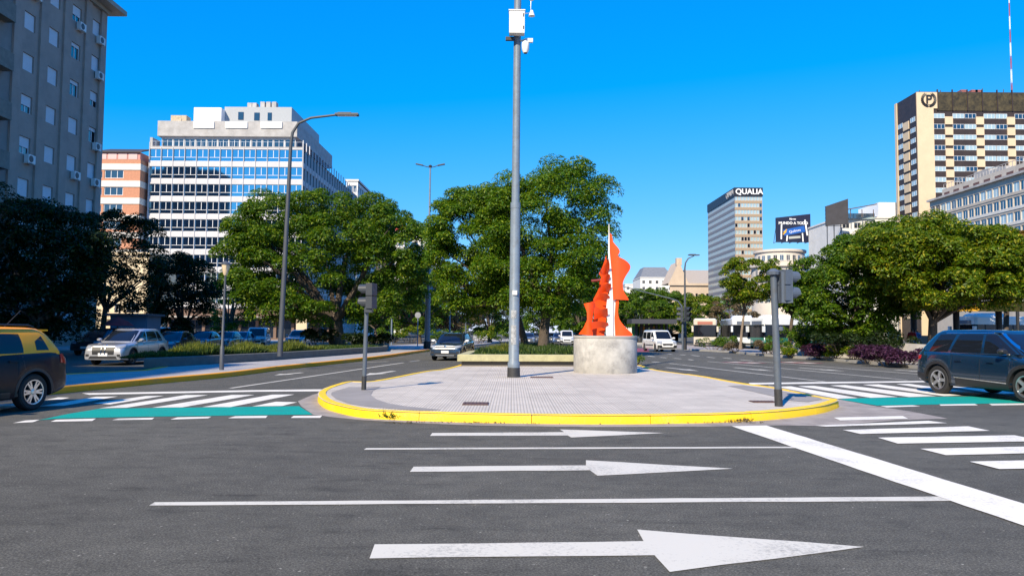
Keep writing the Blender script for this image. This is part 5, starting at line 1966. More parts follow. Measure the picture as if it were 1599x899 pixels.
    def mirrors(s, m, x, z, y=None):
        y = y or s.sp['cab']['w0'] + .02
        for sd in (-1, 1):
            mb = MB()
            M = Matrix.Translation((x, sd * (y + .12), z))
            rings = []
            for (q, sc_) in ((-.1, .55), (-.05, .95), (.04, 1.0), (.1, .6)):
                rings.append([M @ Vector((q * .9, .12 * sc_ * math.cos(a_), .075 * sc_ * math.sin(a_))) for a_ in np.linspace(0, 2 * math.pi, 11)[:-1]])
            mb.loft(rings)
            mb.box(-.03, .03, -.16 if sd > 0 else -.02, .02 if sd > 0 else .16, -.07, -.03, M)
            mb.build('mirror', m, s.t, smooth=50)
    def place(s, p, ang):
        s.t.location = (p[0], p[1], 0.004)
        s.t.rotation_euler = (0, 0, ang)
        return s.t
def heading(dx, dy):
    return math.atan2(dy, dx)
def local_to(p_world, ang, local):
    """centre so that the local ground point lands on p_world"""
    c, s_ = math.cos(ang), math.sin(ang)
    return (p_world[0] - (c * local[0] - s_ * local[1]), p_world[1] - (s_ * local[0] + c * local[1]))
DIMCHR = mat('dim_chrome', (.3, .31, .33), .3, metal=.8)
def paint(name, col, metal=.35, rough=.28):
    return mat('paint_' + name, col, rough, metal=metal, coat=1.0, spec=.5)

def suv_spec(L=4.45, W=1.84, H=1.62, wb=2.675, fo=.9, r=.345, gc=.24, hood=.98, nose=.80, belt=1.02, tail=1.02, cab=None, **k):
    xf, xr = L / 2, -L / 2
    cab = cab or {}
    d = dict(L=L, W=W, H=H, wb=wb, fo=fo, r=r, gc=gc,
             belt=[(xr, tail - .12), (xr + .12, tail - .02), (xr + .5, belt + .02), (0, belt - .02), (xf - 1.3, belt - .05), (xf - .35, nose + .04), (xf - .05, nose - .1), (xf, nose - .2)],
             deck=[(xr, tail - .10), (xr + .12, tail), (xr + .5, belt + .03), (0, belt), (xf - 1.25, hood), (xf - .4, hood - .10), (xf - .1, nose), (xf, nose - .15)],
             cab=dict(rb=xr + .10, rt=xr + .62, fb=xf - 1.08, ft=xf - 1.95, w0=W / 2 * .915, w1=W / 2 * .70, zb=belt - .01, rc=.2, rf=.35))
    d['cab'].update(cab)
    d.update(k)
    return d
def std_front(c, grille=True, plate=True, hl=None, z=.66, gh=.16, gw=.5, chromebar=False, fog=True):
    xf = c.sp['L'] / 2
    W2 = c.sp['W'] / 2
    fx = (-1, 0, 0)
    if grille:
        g_ = c.patch('grille', [(xf, -gw, z - gh), (xf, gw, z - gh), (xf, gw * 1.08, z + gh * .6), (xf, -gw * 1.08, z + gh * .6)], fx, BLACKPL)
        for k in (range(2) if chromebar else ()):
            c.patch('grille_bar', [(xf, -gw * 1.05, z + .05 - k * .12), (xf, gw * 1.05, z + .05 - k * .12), (xf, gw * 1.05, z + .07 - k * .12), (xf, -gw * 1.05, z + .07 - k * .12)], fx, DIMCHR, off=.02, nv=1)
    for sd in (-1, 1):
        q = hl or ((.52, .86), (z + .02, z + .16))
        (y0, y1), (z0, z1) = q
        c.patch('headlight', [(xf, sd * y0 * W2 / .92, z0), (xf - .1, sd * y1 * W2 / .9, z0 + .05), (xf - .1, sd * y1 * W2 / .9, z1 + .04), (xf, sd * y0 * W2 / .92, z1)], (-1, -sd * .25, 0), HEADL, off=.012)
        if fog:
            c.patch('fog_light', [(xf, sd * .60, .38), (xf, sd * .74, .38), (xf, sd * .74, .48), (xf, sd * .60, .48)], (-1, -sd * .2, 0), BLACKPL, nu=4, nv=3)
    c.patch('lower_bumper', [(xf, -.62, c.sp['gc'] + .08), (xf, .62, c.sp['gc'] + .08), (xf, .55, c.sp['gc'] + .2), (xf, -.55, c.sp['gc'] + .2)], fx, BLACKPL)
    if plate:
        c.patch('number_plate', [(xf, -.2, .40), (xf, .2, .40), (xf, .2, .53), (xf, -.2, .53)], fx, PLATE, off=.02, nu=2, nv=1)
def windows_std(c, splits, zlo=None, ztop=None, ws=True, rear=True, chrome=False, m=CARGLASS):
    g, H = c.sp['cab'], c.sp['H']
    z0 = (zlo or g['zb'] + .03)
    z1 = ztop or (H - .14)
    for sd in (-1, 1):
        d = (0, -sd, 0)
        for (a0, a1, b0, b1) in splits:              # bottom x range, top x range
            c.patch('side_window', [(a0, sd * .6, z0), (a1, sd * .6, z0), (b1, sd * .6, z1), (b0, sd * .6, z1)], d, m, 'c', rnd=.12)
    xw = g['fb']
    if ws:
        c.patch('windscreen', [(xw, -g['w0'] * .86, z0 + .02), (xw, g['w0'] * .86, z0 + .02), (g['ft'], g['w1'] * .9, z1 + .03), (g['ft'], -g['w1'] * .9, z1 + .03)], (-1, 0, -.35), m, 'c', nu=12, nv=7, rnd=.08)
    if rear:
        c.patch('rear_window', [(g['rb'], -g['w0'] * .8, z0 + .05), (g['rb'], g['w0'] * .8, z0 + .05), (g['rt'], g['w1'] * .88, z1), (g['rt'], -g['w1'] * .88, z1)], (1, 0, -.2), m, 'c', nu=10, nv=6, rnd=.1)
def side_details(c, seams, handles, mseam=BLACKPL, mh=None, hz=.9):
    H, g = c.sp['H'], c.sp['cab']
    for sd in (-1, 1):
        d = (0, -sd, 0)
        for (xa, xb) in seams:
            c.patch('door_seam', [(xa, sd * .8, .36), (xa + .012, sd * .8, .36), (xb + .012, sd * .8, g['zb'] - .03), (xb, sd * .8, g['zb'] - .03)], d, mseam, off=.003, nu=1, nv=6)
        for x in handles:
            h_ = c.patch('door_handle', [(x - .1, sd * .8, hz), (x + .1, sd * .8, hz), (x + .1, sd * .8, hz + .035), (x - .1, sd * .8, hz + .035)], d, mh or c.body.data.materials[0], off=.035, nu=3, nv=1)

# ---- blue SUV at the right edge
NAVY = paint('navy', (0.006, 0.022, 0.048), .1, .2)
c = Car('parked_suv', 'dark blue SUV leaving the picture at the right edge', suv_spec(H=1.70, W=1.88, gc=.23, r=.37, belt=1.08, tail=1.11, hood=1.05, nose=.84, round=.6, taper=.16,
        cab=dict(rb=-2.18, rt=-1.66, fb=1.12, ft=.28, w0=.85, w1=.66, rc=.26)), NAVY)
c.t.name = 'blue_suv'
windows_std(c, [(-.98, .02, -.78, -.02), (.10, 1.0, .06, .30), (-1.72, -1.06, -1.44, -.9)], rear=True)
for sd in (-1, 1):
    c.patch('window_trim', [(-1.75, sd * .8, 1.075), (1.1, sd * .8, 1.075), (1.1, sd * .8, 1.095), (-1.75, sd * .8, 1.095)], (0, -sd, 0), CHROME, 'c', off=.012, nu=14, nv=1)
    c.patch('roof_trim', [(-1.25, sd * .6, 1.59), (.35, sd * .6, 1.59), (.35, sd * .6, 1.605), (-1.25, sd * .6, 1.605)], (0, -sd, 0), CHROME, 'c', off=.012, nu=12, nv=1)
    c.patch('window_trim', [(1.1, sd * .6, 1.09), (1.13, sd * .6, 1.09), (.36, sd * .6, 1.59), (.33, sd * .6, 1.59)], (0, -sd, 0), CHROME, 'c', off=.012, nu=1, nv=8)
    c.patch('sill_cladding', [(-.95, sd * .8, .225), (.9, sd * .8, .225), (.9, sd * .8, .45), (-.95, sd * .8, .48)], (0, -sd, 0), BLACKPL, off=.012)
    c.patch('chrome_strip', [(-.75, sd * .8, .46), (.85, sd * .8, .40), (.85, sd * .8, .425), (-.75, sd * .8, .485)], (0, -sd, 0), CHROME, off=.022, nu=8, nv=1)
    for cx in (c.wf, c.wr):
        c.arc('wheel_arch_trim', cx, c.r + .05, c.r + .13, -8, 188, sd, BLACKPL)
    c.patch('rear_bumper_cladding', [(-2.2, sd * .8, .38), (-1.78, sd * .8, .36), (-1.78, sd * .8, .52), (-2.2, sd * .8, .56)], (0, -sd, 0), BLACKPL, off=.01)
    c.patch('tail_light', [(-2.2, sd * .8, .86), (-1.98, sd * .8, .9), (-1.95, sd * .8, 1.0), (-2.2, sd * .8, 1.0)], (.35, -sd, 0), TAILL, off=.01, nu=4, nv=2)
side_details(c, [(.05, .04), (1.02, 1.0), (-.95, -.85)], [-.62, .38], hz=.88)
c.wheels(5, ALLOY)
c.mirrors(BLACKPL, .80, 1.16)
std_front(c)
ra_, fa_ = G(1466, 614.5), G(1593, 628)
ang = heading(fa_.x - ra_.x, fa_.y - ra_.y)
suv_ang = ang
c.place(local_to((ra_.x, ra_.y), ang, (c.wr, -c.sp['W'] / 2 + .05)), ang)

# ---- black and yellow taxi at the left edge
TBLK, TYEL = mat('paint_taxi_black', (0.003, 0.006, 0.014), .25, coat=0.0, spec=.22), mat('paint_taxi_yellow', (1.0, 0.37, 0.0), .4, coat=.2, spec=.3)
c = Car('taxi', 'black taxi with yellow roof pillars driving off the left edge', suv_spec(L=4.24, W=1.76, H=1.585, wb=2.52, fo=.83, r=.345, gc=.24, belt=1.06, tail=1.08, hood=1.02, nose=.86, round=.55, taper=.14,
        cab=dict(rb=-2.02, rt=-1.66, fb=1.08, ft=.2, w0=.81, w1=.63, rc=.22)), TBLK, TYEL)
windows_std(c, [(-1.02, -.1, -1.0, -.1), (.06, .95, .02, .2)])
for sd in (-1, 1):
    c.patch('side_window', [(-1.62, sd * .6, 1.13), (-1.32, sd * .6, 1.13), (-1.32, sd * .6, 1.3), (-1.5, sd * .6, 1.40)], (0, -sd, 0), CARGLASS, 'c', nu=4, nv=4)
    c.patch('tail_light', [(-2.12, sd * .8, .84), (-1.86, sd * .8, .88), (-1.88, sd * .8, 1.04), (-2.12, sd * .8, 1.06)], (.3, -sd, 0), TAILL, off=.015, nu=4, nv=3)
    for cx in (c.wf, c.wr):
        c.arc('wheel_arch_trim', cx, c.r + .05, c.r + .11, -8, 188, sd, BLACKPL)
    c.patch('sill_cladding', [(-.85, sd * .8, .245), (.8, sd * .8, .245), (.8, sd * .8, .38), (-.85, sd * .8, .38)], (0, -sd, 0), BLACKPL, off=.01)
    MB().tube([(-1.4, sd * .62, 1.575), (-1.3, sd * .6, 1.61), (.1, sd * .6, 1.62), (.2, sd * .62, 1.585)], .018, 6).build('roof_rail', BLACKPL, c.t)
mb = MB()
mb.box(-1.80, -1.45, -.58, .58, 1.495, 1.53)
mb.build('spoiler', TYEL, c.t)
side_details(c, [(-.03, -.03), (-1.05, -.95), (1.0, .98)], [-.75, .25], hz=.92)
c.wheels(6, ALLOY, twin=True)
c.mirrors(TBLK, .72, 1.12)
std_front(c)
MB().tube([(-1.35, 0, 1.57), (-1.72, 0, 1.9)], .008, 5).build('antenna', BLACKPL, c.t)
wr = G(50, 640.5)
ang = heading(-.20, -.98)
c.place(local_to((wr.x, wr.y), ang, (c.wr, c.sp['W'] / 2 - .05)), ang)

# ---- silver SUV in the service road
SILV = paint('silver', (0.45, 0.45, 0.46), .5, .3)
c = Car('silver_suv', 'silver SUV driving towards us on the shaded side road', suv_spec(L=4.3, W=1.76, H=1.59, wb=2.62, fo=.86, r=.335, gc=.2, belt=1.0, tail=1.05, hood=1.0, nose=.84,
        cab=dict(rb=-2.0, rt=-1.45, fb=1.12, ft=.25, w0=.80, w1=.64)), SILV)
windows_std(c, [(-1.0, -.05, -.9, -.1), (.04, .98, 0, .25), (-1.5, -1.07, -1.2, -.98)])
side_details(c, [(0, 0), (-1.0, -.95)], [-.7, .3])
xf = c.sp['L'] / 2
std_front(c, gh=.2, gw=.46, z=.66, hl=((.60, .88), (.72, .82)))
for sd in (-1, 1):
    c.patch('grille_frame', [(xf, sd * .06, .46), (xf, sd * .1, .46), (xf, sd * .1, .86), (xf, sd * .06, .86)], (-1, 0, 0), CHROME, off=.025, nu=1, nv=6)
    for cx in (c.wf, c.wr):
        c.arc('wheel_arch_trim', cx, c.r + .05, c.r + .10, -8, 188, sd, BLACKPL)
    c.patch('tail_light', [(-2.15, sd * .8, .86), (-1.9, sd * .8, .9), (-1.9, sd * .8, 1.0), (-2.15, sd * .8, 1.02)], (.3, -sd, 0), TAILL, off=.012, nu=4, nv=2)
c.wheels(5, mat('dark_alloy', (.2, .18, .16), .35, metal=.8))
c.mirrors(SILV, .75, 1.08)
p = P(205, 560, 33.5)
ang = heading(-.02, -1)
c.place(local_to((p.x, p.y), ang, (c.wf, c.sp['W'] / 2 - .1)), ang)

# ---- dark blue crossover coming towards us on the left carriageway
DKB = paint('slate_blue', (0.030, 0.050, 0.085), .5, .25)
c = Car('crossover_car', 'slate blue car driving towards us beside the island planter', suv_spec(L=4.27, W=1.76, H=1.49, wb=2.57, fo=.87, r=.335, gc=.2, belt=.97, tail=1.03, hood=.96, nose=.82,
        cab=dict(rb=-2.0, rt=-1.1, fb=1.15, ft=.3, w0=.80, w1=.62)), DKB)
windows_std(c, [(-1.0, -.05, -.75, -.1), (.04, .98, 0, .28)])
side_details(c, [(0, 0), (-1.0, -.95)], [-.7, .3])
std_front(c, gh=.13, gw=.52, z=.70, chromebar=True, hl=((.56, .90), (.66, .78)))
xf = c.sp['L'] / 2
c.patch('bumper_trim', [(xf, -.5, .26), (xf, .5, .26), (xf, .5, .31), (xf, -.5, .31)], (-1, 0, 0), ALLOY, off=.03, nv=1)
for sd in (-1, 1):
    c.patch('fog_trim', [(xf - .05, sd * .74, .40), (xf - .05, sd * .78, .40), (xf - .05, sd * .78, .56), (xf - .05, sd * .74, .56)], (-1, -sd * .3, 0), ALLOY, off=.02, nu=1, nv=3)
    MB().tube([(-1.1, sd * .6, 1.46), (-1.0, sd * .6, 1.52), (.15, sd * .6, 1.52), (.25, sd * .6, 1.47)], .02, 6).build('roof_rail', ALLOY, c.t)
MB().lathe([(.07, 0), (.07, .02), (.001, .03)], 14, Matrix.Translation((xf - .03, 0, .735)) @ Matrix.Rotation(math.pi / 2, 4, 'Y')).build('badge', CHROME, c.t)
c.wheels(5, ALLOY)
c.mirrors(WHITEP, .78, 1.04)
p = G(700, 562.3)
ang = heading(-.13, -1)
c.place(local_to((p.x, p.y), ang, (c.wf, 0)), ang)
car_proto = c.t

# ---- white leisure van on the right carriageway
VANW = paint('van_white', (0.70, 0.70, 0.69), 0.0, .3)
c = Car('white_van', 'white small van driving towards us on the right carriageway', suv_spec(L=4.14, W=1.73, H=1.80, wb=2.69, fo=.75, r=.30, gc=.2, belt=1.02, tail=1.1, hood=1.04, nose=.86,
        cab=dict(rb=-2.02, rt=-1.9, fb=1.22, ft=.55, w0=.79, w1=.70, rc=.12, rf=.28)), VANW)
windows_std(c, [(.22, 1.05, .22, .52), (-.85, .10, -.85, .10), (-1.8, -1.0, -1.8, -1.0)], ztop=1.60)
side_details(c, [(.15, .15), (-.95, -.95)], [-.75, .35])
std_front(c, gh=.10, gw=.40, z=.62, hl=((.5, .88), (.62, .84)))
xf = c.sp['L'] / 2
for sd in (-1, 1):
    c.patch('bumper_corner', [(xf - .02, sd * .45, .3), (xf - .1, sd * .84, .3), (xf - .1, sd * .84, .55), (xf - .02, sd * .5, .55)], (-1, -sd * .4, 0), BLACKPL, off=.015)
    c.patch('side_strip', [(-.9, sd * .8, .5), (.95, sd * .8, .5), (.95, sd * .8, .58), (-.9, sd * .8, .58)], (0, -sd, 0), BLACKPL, off=.012, nv=1)
MB().box(-1.6, -.6, -.55, .55, 1.80, 1.83).build('roof_rack', POLED, c.t)
c.wheels(8, POLED)
c.mirrors(WHITEP, .95, 1.12)
p = G(1024, 549)
ang = heading(.16, -1)
c.place(local_to((p.x, p.y), ang, (c.wf, -c.sp['W'] / 2 + .1)), ang)
van_proto = c.t

# ---- plain sedan used for parked and far cars
def sedan(name, label, paintm, group, suv=False):
    if suv:
        c = Car(name, label, suv_spec(L=4.4, W=1.8, H=1.62, wb=2.6, cab=dict(rb=-2.1, rt=-1.7, fb=1.1, ft=.25, w0=.82, w1=.66)), paintm, group=group)
        windows_std(c, [(-1.0, -.05, -.95, -.1), (.04, .98, 0, .22), (-1.75, -1.1, -1.6, -1.05)])
    else:
        c = Car(name, label, suv_spec(L=4.3, W=1.74, H=1.46, wb=2.55, r=.31, gc=.18, belt=.92, tail=.98, hood=.93, nose=.76, cab=dict(rb=-1.75, rt=-.95, fb=1.15, ft=.25, w0=.79, w1=.60)), paintm, group=group)
        windows_std(c, [(-.95, -.05, -.75, -.1), (.04, .98, 0, .25)])
    std_front(c, fog=False)
    c.wheels(7, ALLOY)
    c.mirrors(paintm, .8, c.sp['belt'][3][1] + .08)
    for sd in (-1, 1):
        c.patch('tail_light', [(-c.sp['L'] / 2, sd * .6, .75), (-c.sp['L'] / 2, sd * .8, .75), (-c.sp['L'] / 2, sd * .8, .9), (-c.sp['L'] / 2, sd * .6, .9)], (1, -sd * .2, 0), TAILL, off=.015, nu=3, nv=2)
    return c.t
PK = 'cars parked along the shaded side road'
def put(t, u, Y, hd):
    g_ = P(u, 530, Y)
    t.location = (g_.x, Y, .004)
    t.rotation_euler = (0, 0, hd)
DN = heading(.05, -1)
t = sedan('parked_car', 'dark blue sedan parked nearest behind the silver SUV', paint('ink', (.012, .02, .045)), PK)
put(t, 272, 46, DN)
t = sedan('parked_car', 'dark roofed SUV parked left behind the silver SUV', paint('charcoal', (.02, .022, .026)), PK, True)
put(t, 160, 47, DN)
t = sedan('parked_car', 'mid blue sedan parked left of the lantern post', paint('midblue', (.06, .10, .2)), PK)
put(t, 318, 56, DN)
t2 = sedan('parked_car', 'grey blue sedan parked right behind the lantern post', paint('greyblue', (.10, .13, .18)), PK)
put(t2, 354, 60, DN)
t3 = sedan('parked_car', 'steel blue sedan parked beside the pale parked van', paint('steelblue', (.12, .17, .26)), PK)
put(t3, 377, 63, DN)
put(dup(van_proto, (0, 0, 0), 0, 'pale small van parked left of the tall curved lamp', PK), 403, 66, DN + .15)
put(sedan('parked_car', 'pale grey SUV parked right of the tall curved lamp', paint('palegrey', (.32, .33, .35)), PK, True), 467, 74, DN)
put(dup(van_proto, (0, 0, 0), 0, 'white van glimpsed far between dark trees beside the kiosk', PK), 256, 82, DN)
FK = 'far traffic under the trees'
for u, Y, lb, src in ((885, 95, 'white far van between the central trunks and the pedestal', van_proto), (872, 104, 'dark far car just left of the white far van', t), (826, 100, 'blue grey far car seen left of the central trunk', t2), (899, 112, 'far car partly behind the pedestal edge', t3), (862, 120, 'farthest small car under the central trees', t2), (836, 118, 'steel blue far car beside the central trunk', t3)):
    put(dup(src, (0, 0, 0), 0, lb, FK), u, Y, heading(-.05, -1))
put(dup(van_proto, (0, 0, 0), 0, 'white far van glimpsed left of the camera pole among the trees', FK), 752, 115, heading(.3, -1))

# ---- buses
def bus(name, label, col_hi, col_lo, u, v_roof, Y, hd, L=11.5, sign=(.3, .1, .06), dome=True):
    W, H = 2.5, 3.15
    t = thing(name, label, 'bus', (0, 0, 0), 0, 'buses in the bus lane')
    xf, xr = L / 2, -L / 2
    def sect(z0, z1, ins=0.0):
        mb = MB()
        rings = []
        for x, k in ((xr, .05), (xr + .08, 0), (xf - .25, 0), (xf - .08, .05), (xf, .14)):
            w = W / 2 - k - ins
            rings.append([(x, -w, z0), (x, w, z0), (x, w, z1 - .02), (x, w - .02, z1), (x, -w + .02, z1), (x, -w, z1 - .02)])
        mb.loft(rings)
        return mb
    sect(.3, 1.15).build('lower_body', col_lo, t, smooth=35)
    sect(1.15, 2.45, .015).build('window_band', CARGLASS, t, smooth=35)
    sect(2.45, H - .1).build('upper_body', col_hi, t, smooth=35)
    sect(H - .1, H, .12).build('roof', WHITEP, t, smooth=35)
    for x in list(np.arange(xr + .3, xf - 1.0, 1.45)):
        for sd in (-1, 1):
            MB().box(x, x + .1, sd * W / 2 - .02, sd * W / 2 + .004, 1.152, 2.448).build('pillar', BLACKPL, t)
    MB().box(xf + .003, xf + .03, -.95, .95, 1.2, 2.36).build('windscreen', CARGLASS, t)
    MB().box(xf + .003, xf + .035, -.8, .8, 2.5, 2.82).build('destination_sign', mat('bus_sign_%s' % label[:6], sign, .5), t)
    for sd in (-1, 1):
        MB().box(xf - .04, xf + .02, sd * .85 - .2, sd * .85 + .2, .62, .86).build('headlight', HEADL, t)
        MB().box(xf + .05, xf + .3, sd * 1.32 - .1, sd * 1.32 + .1, 1.7, 2.3).build('mirror', col_hi, t)
        for x in (xf - 2.6, xr + 3.0):
            mb = MB()
            mb.lathe([(.28, -.14), (.48, -.13), (.5, 0), (.48, .13), (.28, .14)], 20, Matrix.Translation((x, sd * 1.1, .5)) @ Matrix.Rotation(math.pi / 2, 4, 'X'))
            mb.build('wheel', RUBBER, t, smooth=40)
    MB().box(xf - .05, xf + .02, -1.1, 1.1, .35, .55).build('bumper', BLACKPL, t)
    if dome:
        mb = MB()
        rings = []
        for x, k in ((xf - 3.6, .5), (xf - 3.2, .1), (xf - 1.4, .1), (xf - .8, .5)):
            rings.append([(x, -1.05 + k * .3, H), (x, 1.05 - k * .3, H), (x, .9 - k * .4, H + .32 - .3 * k), (x, -.9 + k * .4, H + .32 - .3 * k)])
        mb.loft(rings)
        mb.build('air_con_pod', WHITEP, t, smooth=40)
    g_ = P(u, 520, Y)
    c_, s_ = math.cos(hd), math.sin(hd)
    t.location = (g_.x - c_ * xf, Y - s_ * xf, .004)
    t.rotation_euler = (0, 0, hd)
    return t
CRB, ORB = paint('bus_cream', (.55, .48, .38), 0, .35), paint('bus_orange', (.45, .13, .03), 0, .35)
WHB = paint('bus_white', (.68, .70, .70), 0, .3)
GRB = paint('bus_green', (.02, .14, .10), 0, .3)
bus('city_bus', 'cream and orange bus facing us, leftmost of the three buses', CRB, CRB, 1101, 500, 84, heading(-.27, -1), sign=(.35, .12, .08), dome=False)
bus('city_bus', 'white topped bus behind the young tree, middle of the three buses', WHB, WHB, 1163, 497, 80, heading(-.16, -1), sign=(.1, .12, .16))
bus('city_bus', 'white and green bus behind the right signal post', WHB, GRB, 1182, 496, 78, heading(-.95, -.32), sign=(.1, .1, .1))
bus('city_bus', 'white bus seen through the station at the right edge', WHB, WHB, 1505, 500, 66, heading(-.97, -.24), sign=(.1, .1, .12))

# ------------------------------------------------------------------ people at the station
SKIN = mat('skin', (.38, .22, .15), .6)
def person(label, p, face, top_c, leg_c, hair, h=1.7, bag=None, walk=.1):
    vs_ = [(0, 0, .95), (0, 0, 1.15), (0, .01, 1.38), (0, .0, 1.47), (0, -.02, 1.56), (0, -.02, 1.68),
           (-.1, walk, .9), (-.11, walk * .9 - .03, .5), (-.11, walk * 1.5, .09), (-.12, walk * 1.5 - .16, .04),
           (.1, -walk, .9), (.11, -walk - .02, .5), (.11, -walk * .9, .09), (.12, -walk * .9 - .16, .04),
           (-.2, 0, 1.38), (-.26, .03, 1.12), (-.25, -.06, .88), (-.25, -.09, .78),
           (.2, 0, 1.38), (.26, .03, 1.12), (.25, -.08, .9), (.25, -.13, .8)]
    ed = [(0, 1), (1, 2), (2, 3), (3, 4), (4, 5), (0, 6), (6, 7), (7, 8), (8, 9), (0, 10), (10, 11), (11, 12), (12, 13), (2, 14), (14, 15), (15, 16), (16, 17), (2, 18), (18, 19), (19, 20), (20, 21)]
    rd = [.15, .14, .15, .06, .085, .085, .1, .07, .05, .045, .1, .07, .05, .045, .065, .05, .04, .045, .065, .05, .04, .045]
    k = h / 1.75
    me = bpy.data.meshes.new('person')
    me.from_pydata([(x * k, y * k, z * k) for x, y, z in vs_], ed, [])
    o = bpy.data.objects.new('person', me)
    COL.objects.link(o)
    o.modifiers.new('s', 'SKIN')
    for i, r_ in enumerate(rd):
        me.skin_vertices[0].data[i].radius = (r_ * k * (1.15 if i in (0, 1, 2) else 1), r_ * k * (.72 if i in (0, 1, 2) else 1))
    me.skin_vertices[0].data[0].use_root = True
    o.modifiers.new('d', 'SUBSURF').levels = 1
    dg = bpy.context.evaluated_depsgraph_get()
    m2 = bpy.data.meshes.new_from_object(o.evaluated_get(dg))
    bpy.data.objects.remove(o)
    m2.materials.clear()
    for q in (SKIN, mat('cloth_%s' % label[:14], top_c, .9), mat('trousers_%s' % label[:14], leg_c, .9), BLACKPL, mat('hair_%s' % label[:14], hair, .8)):
        m2.materials.append(q)
    for f in m2.polygons:
        z, x = f.center.z / k, abs(f.center.x) / k
        if z < .1:
            f.material_index = 3
        elif z < .97 and x < .2:
            f.material_index = 2
        elif z > 1.5:
            f.material_index = 4 if (z > 1.66 or (f.center.y > 0)) else 0
        elif z > 1.44 or (x > .2 and z < 1.05):
            f.material_index = 0
        else:
            f.material_index = 1
    m2.shade_smooth()
    b = link('person', m2, None, p, face)
    tag(b, label, 'person', 'people waiting at the bus stop')
    return b
for (u, Y, lb, tc_, lc, hr_, f) in ((1391, 50, 'person in pale shirt standing behind the purple plants', (.5, .55, .55), (.05, .06, .1), (.03, .02, .015), .4),
                                   (1399, 49, 'person in grey top standing left of the red jacket person', (.3, .36, .38), (.06, .06, .06), (.05, .03, .02), -.5),
                                   (1424, 48, 'person in red jacket waiting under the yellow station canopy', (.5, .03, .03), (.4, .4, .42), (.03, .02, .015), 2.2),
                                   (1405, 53, 'person in orange top farthest back at the bus stop', (.7, .22, .02), (.03, .04, .08), (.03, .02, .015), 1.0),
                                   (1432, 51, 'person in white trousers and blue top beside the red jacket person', (.05, .2, .5), (.6, .6, .6), (.05, .03, .02), -1.2)):
    g_ = P(u, 520, Y)
    person(lb, (g_.x, Y, .3), f, tc_, lc, hr_)
# ------------------------------------------------------------------ vegetation
def leaf_mesh(name, C, Nn, T, L, Wd, m):
    """C centres, Nn normals, T tangents (n,3), L lengths, Wd widths -> bent diamond leaves"""
    B = np.cross(Nn, T)
    a = C - T * (L / 2)[:, None]
    t = C + T * (L / 2)[:, None] - Nn * (L * .12)[:, None]
    l = C + B * (Wd / 2)[:, None] + Nn * (L * .06)[:, None]
    r = C - B * (Wd / 2)[:, None] + Nn * (L * .06)[:, None]
    V = np.stack([a, l, t, r], 1).reshape(-1, 3)
    n = len(C)
    me = bpy.data.meshes.new(name)
    me.vertices.add(4 * n)
    me.vertices.foreach_set('co', V.astype(np.float32).ravel())
    me.loops.add(4 * n)
    me.loops.foreach_set('vertex_index', np.arange(4 * n, dtype=np.int32))
    me.polygons.add(n)
    me.polygons.foreach_set('loop_start', np.arange(0, 4 * n, 4, dtype=np.int32))
    me.polygons.foreach_set('loop_total', np.full(n, 4, dtype=np.int32))
    me.update(calc_edges=True)
    me.validate()
    me.materials.append(m)
    return me
def unit(a):
    return a / np.maximum(1e-9, np.linalg.norm(a, axis=1))[:, None]
def clumps_leaves(rng, cc, cr, per, leaf, flat=.75, droop=.25, aspect=.42, upb=.55):
    n = len(cc) * per
    ci = np.repeat(np.arange(len(cc)), per)
    d = unit(rng.normal(size=(n, 3)))
    d[:, 2] = np.where(d[:, 2] < -.35, -d[:, 2], d[:, 2])
    rr = np.clip(1.0 - np.abs(rng.normal(0, .22, n)), .15, 1.12)
    C = cc[ci] + d * (rr * cr[ci])[:, None] * np.array([1, 1, flat])
    N = unit(d * .55 + np.array([0, 0, upb]) + rng.normal(size=(n, 3)) * .42)
    T = rng.normal(size=(n, 3)) + d * .8 - np.array([0, 0, droop])
    T = unit(T - N * np.sum(T * N, 1)[:, None])
    L = leaf * rng.uniform(.65, 1.35, n)
    return C, N, T, L, L * aspect * rng.uniform(.8, 1.2, n)
